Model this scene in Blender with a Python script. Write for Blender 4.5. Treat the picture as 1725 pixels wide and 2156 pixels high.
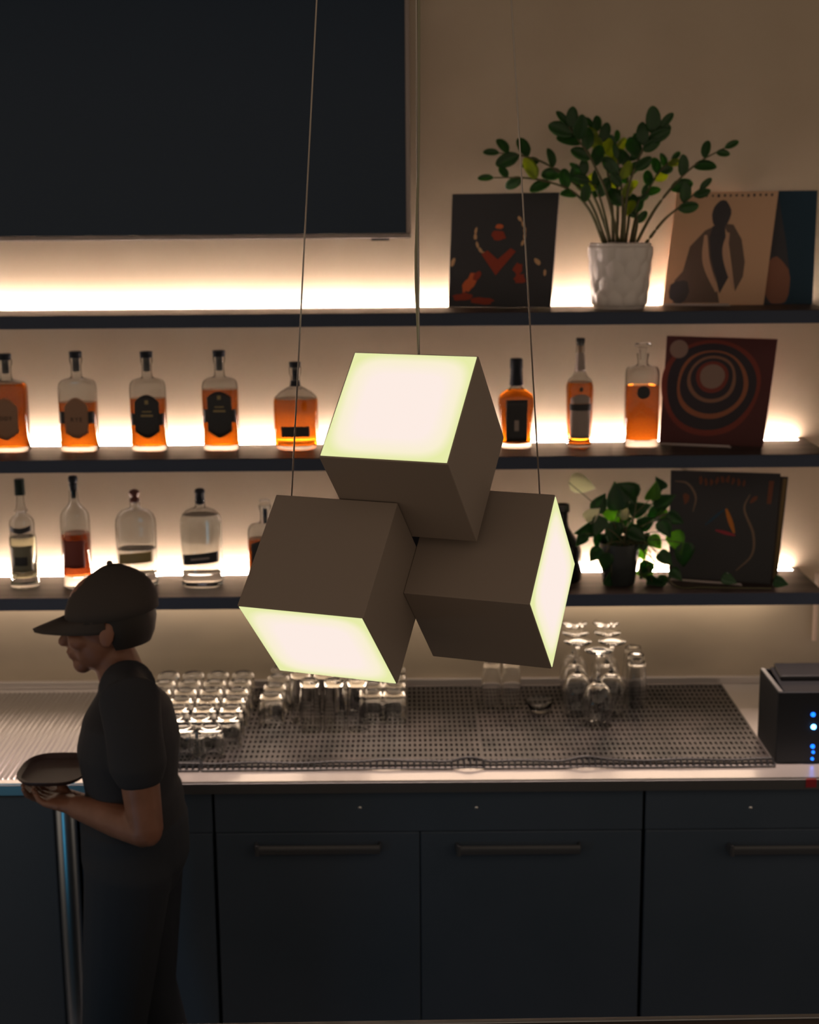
import bpy, bmesh, math, random
from mathutils import Vector, Matrix, noise
R = math.radians; PI = math.pi
random.seed(7)
S = bpy.context.scene
for o in list(bpy.data.objects): bpy.data.objects.remove(o)
COL = S.collection

# ---------------------------------------------------------------- camera
FPX, PITCH, ROLL = 3087.0, R(11.5), 0.0078
CAM = Vector((0, -4.2, 2.25)); CX, CY = 862.5, 1078.0
_f = Vector((0, math.cos(PITCH), -math.sin(PITCH))); _r0 = Vector((1, 0, 0)); _u0 = _r0.cross(_f)
_r = math.cos(ROLL)*_r0 - math.sin(ROLL)*_u0; _u = math.cos(ROLL)*_u0 + math.sin(ROLL)*_r0
cd = bpy.data.cameras.new('camera'); cam = bpy.data.objects.new('camera', cd); COL.objects.link(cam)
M = Matrix((_r, _u, -_f)).transposed().to_4x4(); M.translation = CAM; cam.matrix_world = M
cd.sensor_fit = 'HORIZONTAL'; cd.sensor_width = 24.0; cd.lens = FPX/1725*24
cd.clip_start = 0.05; cd.clip_end = 50
cd.dof.use_dof = True; cd.dof.focus_distance = 2.24; cd.dof.aperture_fstop = 4.8
S.camera = cam
S.view_settings.view_transform = 'Standard'; S.view_settings.look = 'None'
S.view_settings.gamma = 1; S.view_settings.use_curve_mapping = False; S.view_settings.exposure = 0.0
def ray(x, y): return _f + _r*((x-CX)/FPX) - _u*((y-CY)/FPX)
def at(x, y, Y):                       # where the sight line meets the upright plane Y
    d = ray(x, y); return CAM + d*((Y-CAM.y)/d.y)
def on(x, y, z):                       # where it meets the level plane z
    d = ray(x, y); return CAM + d*((z-CAM.z)/d.z)
def shelf_x(px, Y, z):                 # X of a point at depth Y, height z, seen in column px
    lo, hi = -3.0, 3.0
    for _ in range(50):
        m = (lo+hi)/2; p = Vector((m, Y, z))-CAM
        if CX+FPX*p.dot(_r)/p.dot(_f) < px: lo = m
        else: hi = m
    return (lo+hi)/2

# ---------------------------------------------------------------- world and room light
w = bpy.data.worlds.new('world'); S.world = w; w.use_nodes = True
bg = w.node_tree.nodes['Background']; bg.inputs[0].default_value = (1.0, 0.77, 0.57, 1); bg.inputs[1].default_value = 0.37
LED_STRENGTH = 150.0; LED_COL = (1.0, 0.80, 0.69)
LAMP_STRENGTH = 1.0
def area(name, loc, rot, sx, sy, power, col, spread=180):
    l = bpy.data.lights.new(name, 'AREA'); l.shape = 'RECTANGLE'; l.size = sx; l.size_y = sy
    l.energy = power; l.color = col; l.spread = R(spread)
    o = bpy.data.objects.new(name, l); COL.objects.link(o); o.location = loc; o.rotation_euler = rot; return o
area('ceiling_downlight_row', (0.0, -0.62, 3.22), (0, 0, 0), 3.6, 0.04, 11.5, (1.0, 0.74, 0.62), 22)
TUBE_STRENGTH = 9.0
area('unseen_blue_light', (-1.3, -2.0, .62), (R(90), 0, R(-30)), 0.25, 0.40, 0.6, (0.08, 0.65, 1.0), 180)  # blue light from an unseen source at left, not a sign; gives cyan glints

# ---------------------------------------------------------------- materials
def pr(name, col, rough=0.5, metal=0.0, spec=0.5, **k):
    m = bpy.data.materials.new(name); m.use_nodes = True; b = m.node_tree.nodes['Principled BSDF']
    b.inputs['Base Color'].default_value = (*col, 1); b.inputs['Roughness'].default_value = rough
    b.inputs['Metallic'].default_value = metal; b.inputs['Specular IOR Level'].default_value = spec
    for a, v in k.items(): b.inputs[a.replace('_', ' ')].default_value = v
    return m
def mottle(m, c1, c2, scale=(5, 5, 5), detail=6, bump=0.0, coord='Object', lo=0.35, hi=0.65):
    nt = m.node_tree; b = nt.nodes['Principled BSDF']
    tc = nt.nodes.new('ShaderNodeTexCoord'); mp = nt.nodes.new('ShaderNodeMapping'); n = nt.nodes.new('ShaderNodeTexNoise')
    cr = nt.nodes.new('ShaderNodeValToRGB')
    nt.links.new(tc.outputs[coord], mp.inputs[0]); mp.inputs['Scale'].default_value = scale
    nt.links.new(mp.outputs[0], n.inputs['Vector']); n.inputs['Detail'].default_value = detail; n.inputs['Scale'].default_value = 1.0
    nt.links.new(n.outputs['Fac'], cr.inputs[0]); cr.color_ramp.elements[0].color = (*c1, 1); cr.color_ramp.elements[1].color = (*c2, 1)
    cr.color_ramp.elements[0].position = lo; cr.color_ramp.elements[1].position = hi
    nt.links.new(cr.outputs[0], b.inputs['Base Color'])
    if bump:
        bp = nt.nodes.new('ShaderNodeBump'); bp.inputs['Strength'].default_value = bump; bp.inputs['Distance'].default_value = 0.002
        nt.links.new(n.outputs['Fac'], bp.inputs['Height']); nt.links.new(bp.outputs[0], b.inputs['Normal'])
    return m
def glass(name, col=(1, 1, 1), ior=1.45, rough=0.0):
    return pr(name, col, rough, Transmission_Weight=1.0, IOR=ior)
def emit(name, col, s):
    m = bpy.data.materials.new(name); m.use_nodes = True; nt = m.node_tree; nt.nodes.clear()
    e = nt.nodes.new('ShaderNodeEmission'); e.inputs[0].default_value = (*col, 1); e.inputs[1].default_value = s
    o = nt.nodes.new('ShaderNodeOutputMaterial'); nt.links.new(e.outputs[0], o.inputs[0]); return m

m_wall = mottle(pr('painted_plaster', (.6, .5, .38), .45, spec=.35), (.50, .40, .29), (.55, .45, .33), (3, 3, 3), 5, .1)
m_wallgloss = mottle(pr('lacquered_panel', (.5, .42, .32), .32, spec=.5), (.42, .36, .28), (.52, .45, .34), (2.2, 2, 5), 3)
m_floor = mottle(pr('dark_floor', (.05, .05, .055), .6), (.04, .04, .045), (.07, .07, .075), (8, 8, 8))
m_ceil = pr('ceiling_paint', (.12, .12, .13), .8)
m_wood = mottle(pr('dark_walnut', (.05, .035, .028), .5, spec=.12), (.035, .026, .024), (.075, .055, .048), (1.2, 30, 30), 6, .1)
m_black = pr('matt_black', (.032, .045, .075), .6, spec=.3)
m_blackgl = pr('gloss_black', (.02, .021, .024), .22)
m_screen = pr('screen_glass', (.012, .032, .065), .35, spec=.3)
m_frame = pr('brushed_frame', (.30, .25, .23), .4, .4)
m_steel = pr('brushed_steel', (.66, .62, .60), .30, .72)
m_steeld = pr('dark_steel', (.30, .30, .31), .4, .9)
m_cooler = mottle(pr('cooler_black', (.12, .125, .14), .5, spec=.3), (.062, .088, .125), (.072, .098, .14), (3, 3, 3))
m_chrome = pr('chrome', (.8, .8, .8), .12, 1.0)
m_rubber = mottle(pr('black_rubber', (.05, .05, .05), .38, spec=.6), (.007, .007, .008), (.045, .038, .036), (7, 7, 7), 5)
m_rubdark = pr('dark_rubber', (.009, .010, .012), .5, spec=.25)
m_glass = glass('clear_glass')
m_glassc = glass('bottle_glass', (.97, .98, .97))
m_whisky = glass('amber_whisky', (.60, .145, .003), 1.36)
m_whisky2 = glass('orange_whisky', (.66, .155, .006), 1.36)
m_rum = glass('red_brown_spirit', (.34, .06, .012), 1.36)
m_bourb = glass('brown_bourbon', (.52, .11, .003), 1.36)
m_clearsp = glass('clear_spirit', (.97, .97, .95), 1.36)
m_palesp = glass('straw_spirit', (.86, .84, .62), 1.36)
m_bluck = pr('stopper_black', (.010, .013, .02), .5, spec=.2)
m_cork = pr('cork', (.30, .17, .09), .8)
m_lbblack = pr('label_black', (.02, .02, .022), .6)
m_lbbrown = pr('label_kraft', (.28, .15, .09), .7)
m_lbgold = pr('label_gold', (.28, .21, .08), .45)
m_lbgrey = pr('label_grey', (.30, .24, .21), .6)
m_lbred = pr('label_red', (.16, .025, .015), .6)
m_lbgreen = pr('label_green_grey', (.16, .15, .10), .6)
m_ink = pr('label_ink', (.015, .015, .015), .7)
m_cer = pr('ceramic_grey_white', (.72, .66, .62), .3)
m_soil = pr('soil', (.04, .03, .02), .9)
m_lampbody = pr('lamp_shell_taupe', (.222, .18, .15), .62, spec=.25)
m_cable = pr('cable_steel', (.32, .28, .24), .4, .6)
m_cord = pr('cord_olive', (.20, .19, .12), .6)
m_skin = mottle(pr('skin', (.20, .09, .055), .5), (.20, .085, .05), (.25, .11, .07), (20, 20, 20))
m_shirt = pr('black_cotton', (.034, .035, .042), .85, spec=.2)
m_cap = pr('cap_fabric', (.056, .047, .043), .85, spec=.2)
m_hair = pr('dark_hair', (.02, .015, .012), .6)
m_denim = pr('dark_trousers', (.03, .035, .046), .85, spec=.2)
m_led = None

def leafmat(name, c, t, mix=.45):
    m = bpy.data.materials.new(name); m.use_nodes = True; nt = m.node_tree; b = nt.nodes['Principled BSDF']
    b.inputs['Base Color'].default_value = (*c, 1); b.inputs['Roughness'].default_value = .35
    tr = nt.nodes.new('ShaderNodeBsdfTranslucent'); tr.inputs[0].default_value = (*t, 1)
    mx = nt.nodes.new('ShaderNodeMixShader'); mx.inputs[0].default_value = mix
    nt.links.new(b.outputs[0], mx.inputs[1]); nt.links.new(tr.outputs[0], mx.inputs[2])
    nt.links.new(mx.outputs[0], nt.nodes['Material Output'].inputs[0]); return m
m_leaf = leafmat('waxy_leaf', (.03, .085, .025), (.10, .28, .02), .4)
m_leaf2 = leafmat('backlit_leaf', (.16, .26, .03), (.55, .62, .05), .6)  # yellow-green of backlit leaves, put into the colour
m_stem = pr('leaf_stalk', (.09, .085, .03), .5)
m_poth = leafmat('pothos_leaf', (.02, .07, .02), (.05, .20, .015), .35)
m_pothl = leafmat('pothos_lit_leaf', (.70, .72, .55), (.9, .9, .66), .55)  # pale because glare from the light strip is put into the leaf colour

# ---------------------------------------------------------------- helpers
def fin(name, bm, mats, parent=None, smooth=False, bevel=0, loc=None, autos=None):
    bmesh.ops.recalc_face_normals(bm, faces=bm.faces)
    me = bpy.data.meshes.new(name); bm.to_mesh(me); bm.free()
    if not isinstance(mats, (list, tuple)): mats = [mats]
    for m in mats: me.materials.append(m)
    if smooth:
        for p in me.polygons: p.use_smooth = True
    if autos: me.set_sharp_from_angle(angle=R(autos))
    o = bpy.data.objects.new(name, me); COL.objects.link(o)
    if parent: o.parent = parent
    if loc is not None: o.location = loc
    if bevel:
        b = o.modifiers.new('bevel', 'BEVEL'); b.width = bevel; b.segments = 2; b.limit_method = 'ANGLE'
    return o
def box(bm, x0, x1, y0, y1, z0, z1, mi=0, M=None):
    vs = [bm.verts.new((x, y, z)) for x in (x0, x1) for y in (y0, y1) for z in (z0, z1)]
    if M is not None:
        for v in vs: v.co = M @ v.co
    for f in ((0,1,3,2),(4,6,7,5),(0,4,5,1),(2,3,7,6),(0,2,6,4),(1,5,7,3)):
        bm.faces.new([vs[i] for i in f]).material_index = mi
def BX(name, x0, x1, y0, y1, z0, z1, m, parent=None, bevel=0):
    bm = bmesh.new(); box(bm, x0, x1, y0, y1, z0, z1); return fin(name, bm, m, parent, bevel=bevel)
def rings(bm, rr, close=True, cap0=True, cap1=True, mi=0):
    L = [[bm.verts.new(p) for p in r] for r in rr]
    n = len(L[0])
    for a, b in zip(L, L[1:]):
        for i in range(n):
            bm.faces.new((a[i], a[(i+1) % n], b[(i+1) % n], b[i])).material_index = mi
    if cap0: bm.faces.new(L[0][::-1]).material_index = mi
    if cap1: bm.faces.new(L[-1]).material_index = mi
    return L
def lathe(bm, prof, n=24, c=(0, 0, 0), mi=0, cap0=True, cap1=True):
    rings(bm, [[(c[0]+r*math.cos(2*PI*i/n), c[1]+r*math.sin(2*PI*i/n), c[2]+z) for i in range(n)] for z, r in prof], True, cap0, cap1, mi)
def tube(bm, pts, rad, n=8, mi=0, side=None):
    pts = [Vector(p) for p in pts]; rr = []
    if not isinstance(rad, (list, tuple)): rad = [rad]*len(pts)
    for i, p in enumerate(pts):
        t = (pts[min(i+1, len(pts)-1)]-pts[max(i-1, 0)]).normalized()
        s = Vector(side) if side else (Vector((0, 0, 1)) if abs(t.z) < .8 else Vector((1, 0, 0)))
        a = (s - t*s.dot(t)).normalized(); b = t.cross(a)
        ra, rb = rad[i] if isinstance(rad[i], (list, tuple)) else (rad[i], rad[i])
        rr.append([p + a*ra*math.cos(2*PI*k/n) + b*rb*math.sin(2*PI*k/n) for k in range(n)])
    rings(bm, rr, mi=mi)
def smoothpath(pts, k=6):
    pts = [Vector(p) for p in pts]; P_ = [pts[0]*2-pts[1]]+pts+[pts[-1]*2-pts[-2]]; out = []
    for i in range(1, len(P_)-2):
        a, b, c, d = P_[i-1:i+3]
        for j in range(k):
            t = j/k; out.append(.5*((2*b)+(c-a)*t+(2*a-5*b+4*c-d)*t*t+(3*b-a-3*c+d)*t**3))
    return out+[pts[-1]]
def tag(o, label, cat, group=None, kind=None):
    o['label'] = label; o['category'] = cat
    if group: o['group'] = group
    if kind: o['kind'] = kind
    return o
def struct(o): o['kind'] = 'structure'; return o
def thing(name, label, cat, loc=(0, 0, 0), group=None):
    o = bpy.data.objects.new(name, None); COL.objects.link(o); o.location = loc; o.empty_display_size = .05
    return tag(o, label, cat, group)

# ---------------------------------------------------------------- the room
S1, S2, S3, SD, ST, SX0, SX1 = 1.992, 1.605, 1.220, .29, .034, -1.7, 1.142
CT = .87
struct(BX('wall_back', -3.2, 3.2, 0, .12, 0, 3.3, m_wall))
struct(BX('floor', -3.2, 3.2, -5.2, 0, -.1, 0, m_floor))
struct(BX('ceiling', -3.2, 3.2, -2.6, 0.12, 3.3, 3.4, m_ceil))
panel = struct(BX('trim_1', -1.9, 1.9, -.006, 0, CT, S3-ST-.002, m_wallgloss))      # lacquered splash panel
# conduit at the right edge
bm = bmesh.new(); px = shelf_x(1722, -.05, 1.1); lathe(bm, [(0, .007), (.13, .007)], 12, (px, -.03, 1.005)); lathe(bm, [(0, .007), (.06, .007)], 12, (px, -.03, 1.15))
lathe(bm, [(0, .010), (.016, .010)], 12, (px, -.03, 1.134))
tag(fin('wall_conduit', bm, pr('conduit_cream', (.75, .6, .5), .35), smooth=False), 'thin pale upright pipe on the wall at the right end of the lowest shelf', 'pipe')

# ---------------------------------------------------------------- shelves with their light strips
def ledmat():
    m = bpy.data.materials.new('led_diodes'); m.use_nodes = True; nt = m.node_tree; nt.nodes.clear()
    tc = nt.nodes.new('ShaderNodeTexCoord'); sp = nt.nodes.new('ShaderNodeSeparateXYZ'); nt.links.new(tc.outputs['Object'], sp.inputs[0])
    mu = nt.nodes.new('ShaderNodeMath'); mu.operation = 'MULTIPLY'; mu.inputs[1].default_value = 2*PI/.0125; nt.links.new(sp.outputs[0], mu.inputs[0])
    si = nt.nodes.new('ShaderNodeMath'); si.operation = 'SINE'; nt.links.new(mu.outputs[0], si.inputs[0])
    mr = nt.nodes.new('ShaderNodeMapRange'); mr.inputs[1].default_value = -1; mr.inputs[2].default_value = 1
    mr.inputs[3].default_value = LED_STRENGTH*.6; mr.inputs[4].default_value = LED_STRENGTH*1.4; nt.links.new(si.outputs[0], mr.inputs[0])
    e = nt.nodes.new('ShaderNodeEmission'); e.inputs[0].default_value = (*LED_COL, 1); nt.links.new(mr.outputs[0], e.inputs[1])
    o = nt.nodes.new('ShaderNodeOutputMaterial'); nt.links.new(e.outputs[0], o.inputs[0]); return m
m_led = ledmat()
for z, w_ in ((S1, 'uppermost black wall shelf, under the television and the leafy plant'),
              (S2, 'middle black wall shelf, carrying amber whisky bottles and the ringed record'),
              (S3, 'lowest black wall shelf, carrying clear bottles and the trailing plant')):
    t = thing('wall_shelf', w_, 'shelf', (0, 0, z))
    BX('board', SX0, SX1, -SD, -.034, -ST, 0, m_wood, t, .002)
    BX('front_edge', SX0, SX1+.0005, -SD-.003, -SD+.001, -ST-.0005, -.0008, m_black, t)
    BX('rear_rail', SX0, SX1, -.0338, -.001, -ST, -.0067, m_black, t); BX('light_strip', SX0, SX1-.02, -.021, -.010, -.0065, -.0025, m_led, t); BX('end_cap', SX1-.02, SX1, -.0338, -.001, -.014, 0, m_wood, t)

    if z == S3:      # glowing tube and holder added out of view, to brighten wall and glasses below
        bm = bmesh.new(); tube(bm, [(SX0+.05, -.060, -ST-.0165), (SX1-.06, -.060, -ST-.0165)], .013, 20); fin('added_light_tube', bm, emit('tube_glow', (1.0, .76, .56), TUBE_STRENGTH), t, smooth=True, autos=50)
        bm = bmesh.new(); box(bm, SX0+.04, SX1-.05, -.066, -.054, -ST-.004, -ST); fin('added_tube_holder', bm, m_black, t)

# ---------------------------------------------------------------- television
t = thing('television', 'large dark wall television with a thin frame, above the top shelf', 'television', (-.72, -.04, 2.6))
cx0, cx1, cz0, cz1 = -1.46, .0095, 2.184, 3.02
bm = bmesh.new(); box(bm, cx0+.014-(-.72), cx1-.012+.72, -.043, -.02, cz0+.013-2.6, cz1-.014-2.6); fin('screen', bm, m_screen, t)
bm = bmesh.new()
for a in ((cx0, cx1, cz0, cz0+.012), (cx0, cx1, cz1-.012, cz1), (cx0, cx0+.012, cz0+.012, cz1-.012), (cx1-.012, cx1, cz0+.012, cz1-.012)):
    box(bm, a[0]+.72, a[1]+.72, -.047, -.01, a[2]-2.6, a[3]-2.6)
fin('bezel', bm, m_frame, t, bevel=.002)
bm = bmesh.new(); box(bm, -.60, .60, -.02, .036, -.35, .33); fin('rear_housing', bm, m_black, t)
bm = bmesh.new(); box(bm, .62, .67, -.04, -.022, cz0-2.606, cz0-2.600); fin('sensor', bm, m_blackgl, t)

# ---------------------------------------------------------------- counter
t = thing('back_counter', 'long brushed steel back bar worktop under the shelves', 'counter', (0, 0, CT))
YF = -.762
bm = bmesh.new(); box(bm, -1.95, 1.95, YF, -.008, -.004, 0); top = fin('worktop', bm, m_steel, t)
nt = m_steel.node_tree; b = nt.nodes['Principled BSDF']
tc = nt.nodes.new('ShaderNodeTexCoord'); mp = nt.nodes.new('ShaderNodeMapping'); mp.inputs['Scale'].default_value = (70, .6, 1); wv = nt.nodes.new('ShaderNodeTexNoise'); wv.inputs['Scale'].default_value = 1; wv.inputs['Detail'].default_value = 2
bp = nt.nodes.new('ShaderNodeBump'); bp.inputs['Strength'].default_value = .25; bp.inputs['Distance'].default_value = .002
nt.links.new(tc.outputs['Object'], mp.inputs[0]); nt.links.new(mp.outputs[0], wv.inputs['Vector']); nt.links.new(wv.outputs['Fac'], bp.inputs['Height']); nt.links.new(bp.outputs[0], b.inputs['Normal'])
bm = bmesh.new(); box(bm, -1.95, 1.95, YF-.002, YF+.02, -.032, -.0045); fin('front_lip', bm, m_steeld, t, bevel=.001)
bm = bmesh.new(); box(bm, -1.95, 1.95, -.024, -.0075, .0005, .022); fin('upstand', bm, m_steel, t, bevel=.002)
bm = bmesh.new(); box(bm, -1.95, 1.95, -.70, -.02, -.034, -.005); fin('underframe', bm, m_black, t)
p = at(1708, 1647, YF-.004)
tag(BX('price_sticker', p.x-.012, p.x+.014, YF-.0040, YF-.0022, CT-.0255, CT-.004, pr('sticker_red', (.35, .02, .03), .5)), 'small red sticker on the front edge of the steel counter', 'sticker')

bm = bmesh.new(); xe = on(200, 1600, CT).x; n_ = 360; prof = []
for i in range(n_+1):
    x = -1.5+(xe+1.5)*i/n_; prof.append((x, .0016+.0012*math.sin(x*2*PI/.0145)))
A = [bm.verts.new((x, -.735, z)) for x, z in prof]; B = [bm.verts.new((x, -.06, z)) for x, z in prof]; A2 = [bm.verts.new((x, -.737, .0002)) for x, z in prof]
for i in range(n_): bm.faces.new((A[i], A[i+1], B[i+1], B[i])); bm.faces.new((A2[i], A2[i+1], A[i+1], A[i]))
fin('ribbed_drainboard', bm, pr('drainboard_steel', (.34, .32, .31), .34, .75), t, smooth=True, autos=50)
# coolers below
def cooler(x0, x1, doors, label):
    t = thing('bar_cooler', label, 'refrigerator', ((x0+x1)/2, -.4, 0)); ox = (x0+x1)/2
    bm = bmesh.new(); box(bm, x0-ox, x1-ox, -.30, .38, .06, CT-.036); fin('body', bm, m_cooler, t)
    bm = bmesh.new(); box(bm, x0-ox+.03, x1-ox-.03, -.26, .36, 0, .0595); fin('plinth', bm, m_blackgl, t)
    bm = bmesh.new(); box(bm, x0-ox, x1-ox, -.344, -.3005, CT-.1435, CT-.0365); fin('top_rail', bm, m_cooler, t, bevel=.002)
    for a, b_, hx0, hx1, lx in doors:
        bm = bmesh.new(); box(bm, a-ox+.0012, b_-ox-.0012, -.345, -.3005, .075, CT-.145); d = fin('door', bm, m_cooler, t, bevel=.003)
        if hx0 is not None:
            bm = bmesh.new(); zc = at((hx0+hx1)/2, 1783, -.75).z; X0, X1 = at(hx0, 1783, -.75).x-ox, at(hx1, 1783, -.75).x-ox
            tube(bm, [(X0, -.347, zc), (X0, -.368, zc), (X1, -.368, zc), (X1, -.347, zc)], [(.0125, .006)]*4, 10, side=(0, 0, 1))
            tube(bm, [(X0+.004, -.37, zc-.014), (X0+.004, -.37, zc+.014)], .0055, 12)
            fin('handle', bm, pr('handle_black', (.075, .08, .09), .3), d, smooth=True, autos=40)
        if lx is not None:
            q = at(lx, 1700, -.74); bm = bmesh.new(); bmesh.ops.create_uvsphere(bm, u_segments=14, v_segments=10, radius=.006, matrix=Matrix.Translation((q.x-ox, -.340, q.z)))
            fin('lock', bm, m_chrome, t, smooth=True)
    return t
X = lambda px: at(px, 1800, -.75).x
cooler(X(455), X(1352), [(X(455), X(885), 540, 800, 758), (X(885), X(1352), 962, 1220, 1003)], 'black two-door bar cooler under the middle of the steel counter')
cooler(X(1358), X(2300), [(X(1358), X(1830), 1535, 1790, 1580), (X(1830), X(2300), None, None, None)], 'black bar cooler under the right end of the counter')
cooler(X(170), X(449), [(X(170), X(449), None, None, None)], 'narrow black bar cooler behind the person')
# left under-counter machine with its rounded metal corner
t = thing('glass_washer', 'dark under-counter machine with a rounded metal corner, at far left', 'appliance', (X(-200), -.4, 0)); ox = X(-200)
bm = bmesh.new(); box(bm, X(-640)-ox, X(118)-ox, -.35, .36, .04, CT-.04); fin('body', bm, pr('machine_grey', (.08, .09, .11), .5, spec=.3), t, bevel=.004)
bm = bmesh.new(); xx = X(143)-ox
lathe(bm, [(.05, .022), (.08, .027), (.3, .027), (CT-.07, .027), (CT-.05, .021)], 24, (xx, -.345, 0)); fin('corner_post', bm, pr('post_steel', (.45, .5, .55), .32, 1.0), t, smooth=True, autos=50)

# foreground bar rail at the bottom of the view
q0, q1 = at(900, 2160, -2.05), at(1725, 2146, -2.05)
t = thing('front_bar', 'edge of the guests\' bar top along the bottom right', 'bar counter', (0, -2.3055, 0))
bm = bmesh.new(); box(bm, -2.4, 2.4, -.45, .25, q1.z-.044, q1.z-.002, M=Matrix.Rotation(.015, 4, 'Z')); fin('bar_top', bm, m_wood, t, bevel=.002)
bm = bmesh.new(); box(bm, -2.4, 2.4, .2505, .262, q1.z-.05, q1.z+.001, M=Matrix.Rotation(.015, 4, 'Z')); fin('edge_trim', bm, m_steeld, t, bevel=.002)
bm = bmesh.new(); box(bm, -2.4, 2.4, -.25, .05, 0, q1.z-.0445); fin('bar_front', bm, m_black, t)

# ---------------------------------------------------------------- rubber mats
def mat(name, label, xa, xb, ya, yb, pitch, m, wave, seed):
    """perforated mat: crossing rubber ribs, rims and a curled front lip"""
    rnd = random.Random(seed)
    t = thing(name, label, 'bar mat', ((xa+xb)/2, (ya+yb)/2, CT)); ox, oy = (xa+xb)/2, (ya+yb)/2
    bm = bmesh.new(); h = .004
    ph = rnd.random()*6
    def hz(x, y): return .0010*math.sin(x*9+ph)*math.sin(y*11+ph)+.0014
    nx = int((xb-xa)/pitch); ny = int((yb-ya)/(pitch*2.6))
    xs, ys = [], []
    for i in range(nx+1): c = xa+(xb-xa)*i/nx; xs += [c-pitch*.27, c+pitch*.27]
    for j in range(ny+1): c = ya+(yb-ya)*j/ny; ys += [c-pitch*.62, c+pitch*.62]
    V = {}
    def v(i, j, k):
        if (i, j, k) not in V: V[i, j, k] = bm.verts.new((xs[i]-ox, ys[j]-oy, hz(xs[i], ys[j])+(h if k else 0)))
        return V[i, j, k]
    solid = lambda i, j: 0 <= i < len(xs)-1 and 0 <= j < len(ys)-1 and not (i % 2 == 1 and j % 2 == 1)
    for i in range(len(xs)-1):
        for j in range(len(ys)-1):
            if not solid(i, j): continue
            bm.faces.new((v(i, j, 1), v(i+1, j, 1), v(i+1, j+1, 1), v(i, j+1, 1)))
            for a, b_, q in (((i, j), (i+1, j), (i, j-1)), ((i+1, j), (i+1, j+1), (i+1, j)), ((i+1, j+1), (i, j+1), (i, j+1)), ((i, j+1), (i, j), (i-1, j))):
                if not solid(*q): bm.faces.new((v(*a, 0), v(*b_, 0), v(*b_, 1), v(*a, 1)))
    fin('mesh_pad', bm, m, t); bm = bmesh.new(); box(bm, xa-ox, xb-ox, ya-oy, yb-oy, .0001, .0004); fin('backing', bm, m_rubdark, t)
    if wave:
        bm = bmesh.new(); zz = lambda x: .006+wave*(math.exp(-((x-.145-0)/.035)**2)+.8*math.exp(-((x-.44)/.04)**2)+.6*math.exp(-((x+.07)/.05)**2)+.15*math.sin(x*30+ph))
        yb_ = ya-oy-.006
        N = int((xb-xa)/.0155)
        P1, P2 = [], []
        for i in range(N*2+1):
            x = xa+(xb-xa)*i/(2*N); P1.append((x-ox, yb_-.030, zz(x)*.3+.002)); P2.append((x-ox, yb_-.002, zz(x)+.006))
        tube(bm, P1, .0026, 6); tube(bm, P2, .0036, 6)
        for i in range(0, 2*N+1, 2): tube(bm, [P1[i], P2[i]], .0028, 5)
        fin('curled_lip', bm, m_rubdark, t)
    return t
mx = lambda px, y: on(px, y, CT).x
mat('bar_mat', 'perforated rubber mat in front of the tall glasses, left of centre', mx(430, 1610), mx(1016, 1610), -.66, -.045, .0135, m_rubber, .012, 1)
mat('bar_mat', 'perforated rubber mat under the wine glasses, reaching to the black caddy', mx(1019, 1610), mx(1628, 1610), -.66, -.045, .0135, m_rubber, .012, 2)
mat('bar_mat', 'darker rubber mat under the block of tumblers', mx(215, 1610), mx(424, 1610), -.66, -.045, .010, m_rubdark, .006, 3)
MT = CT+.0070

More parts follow.
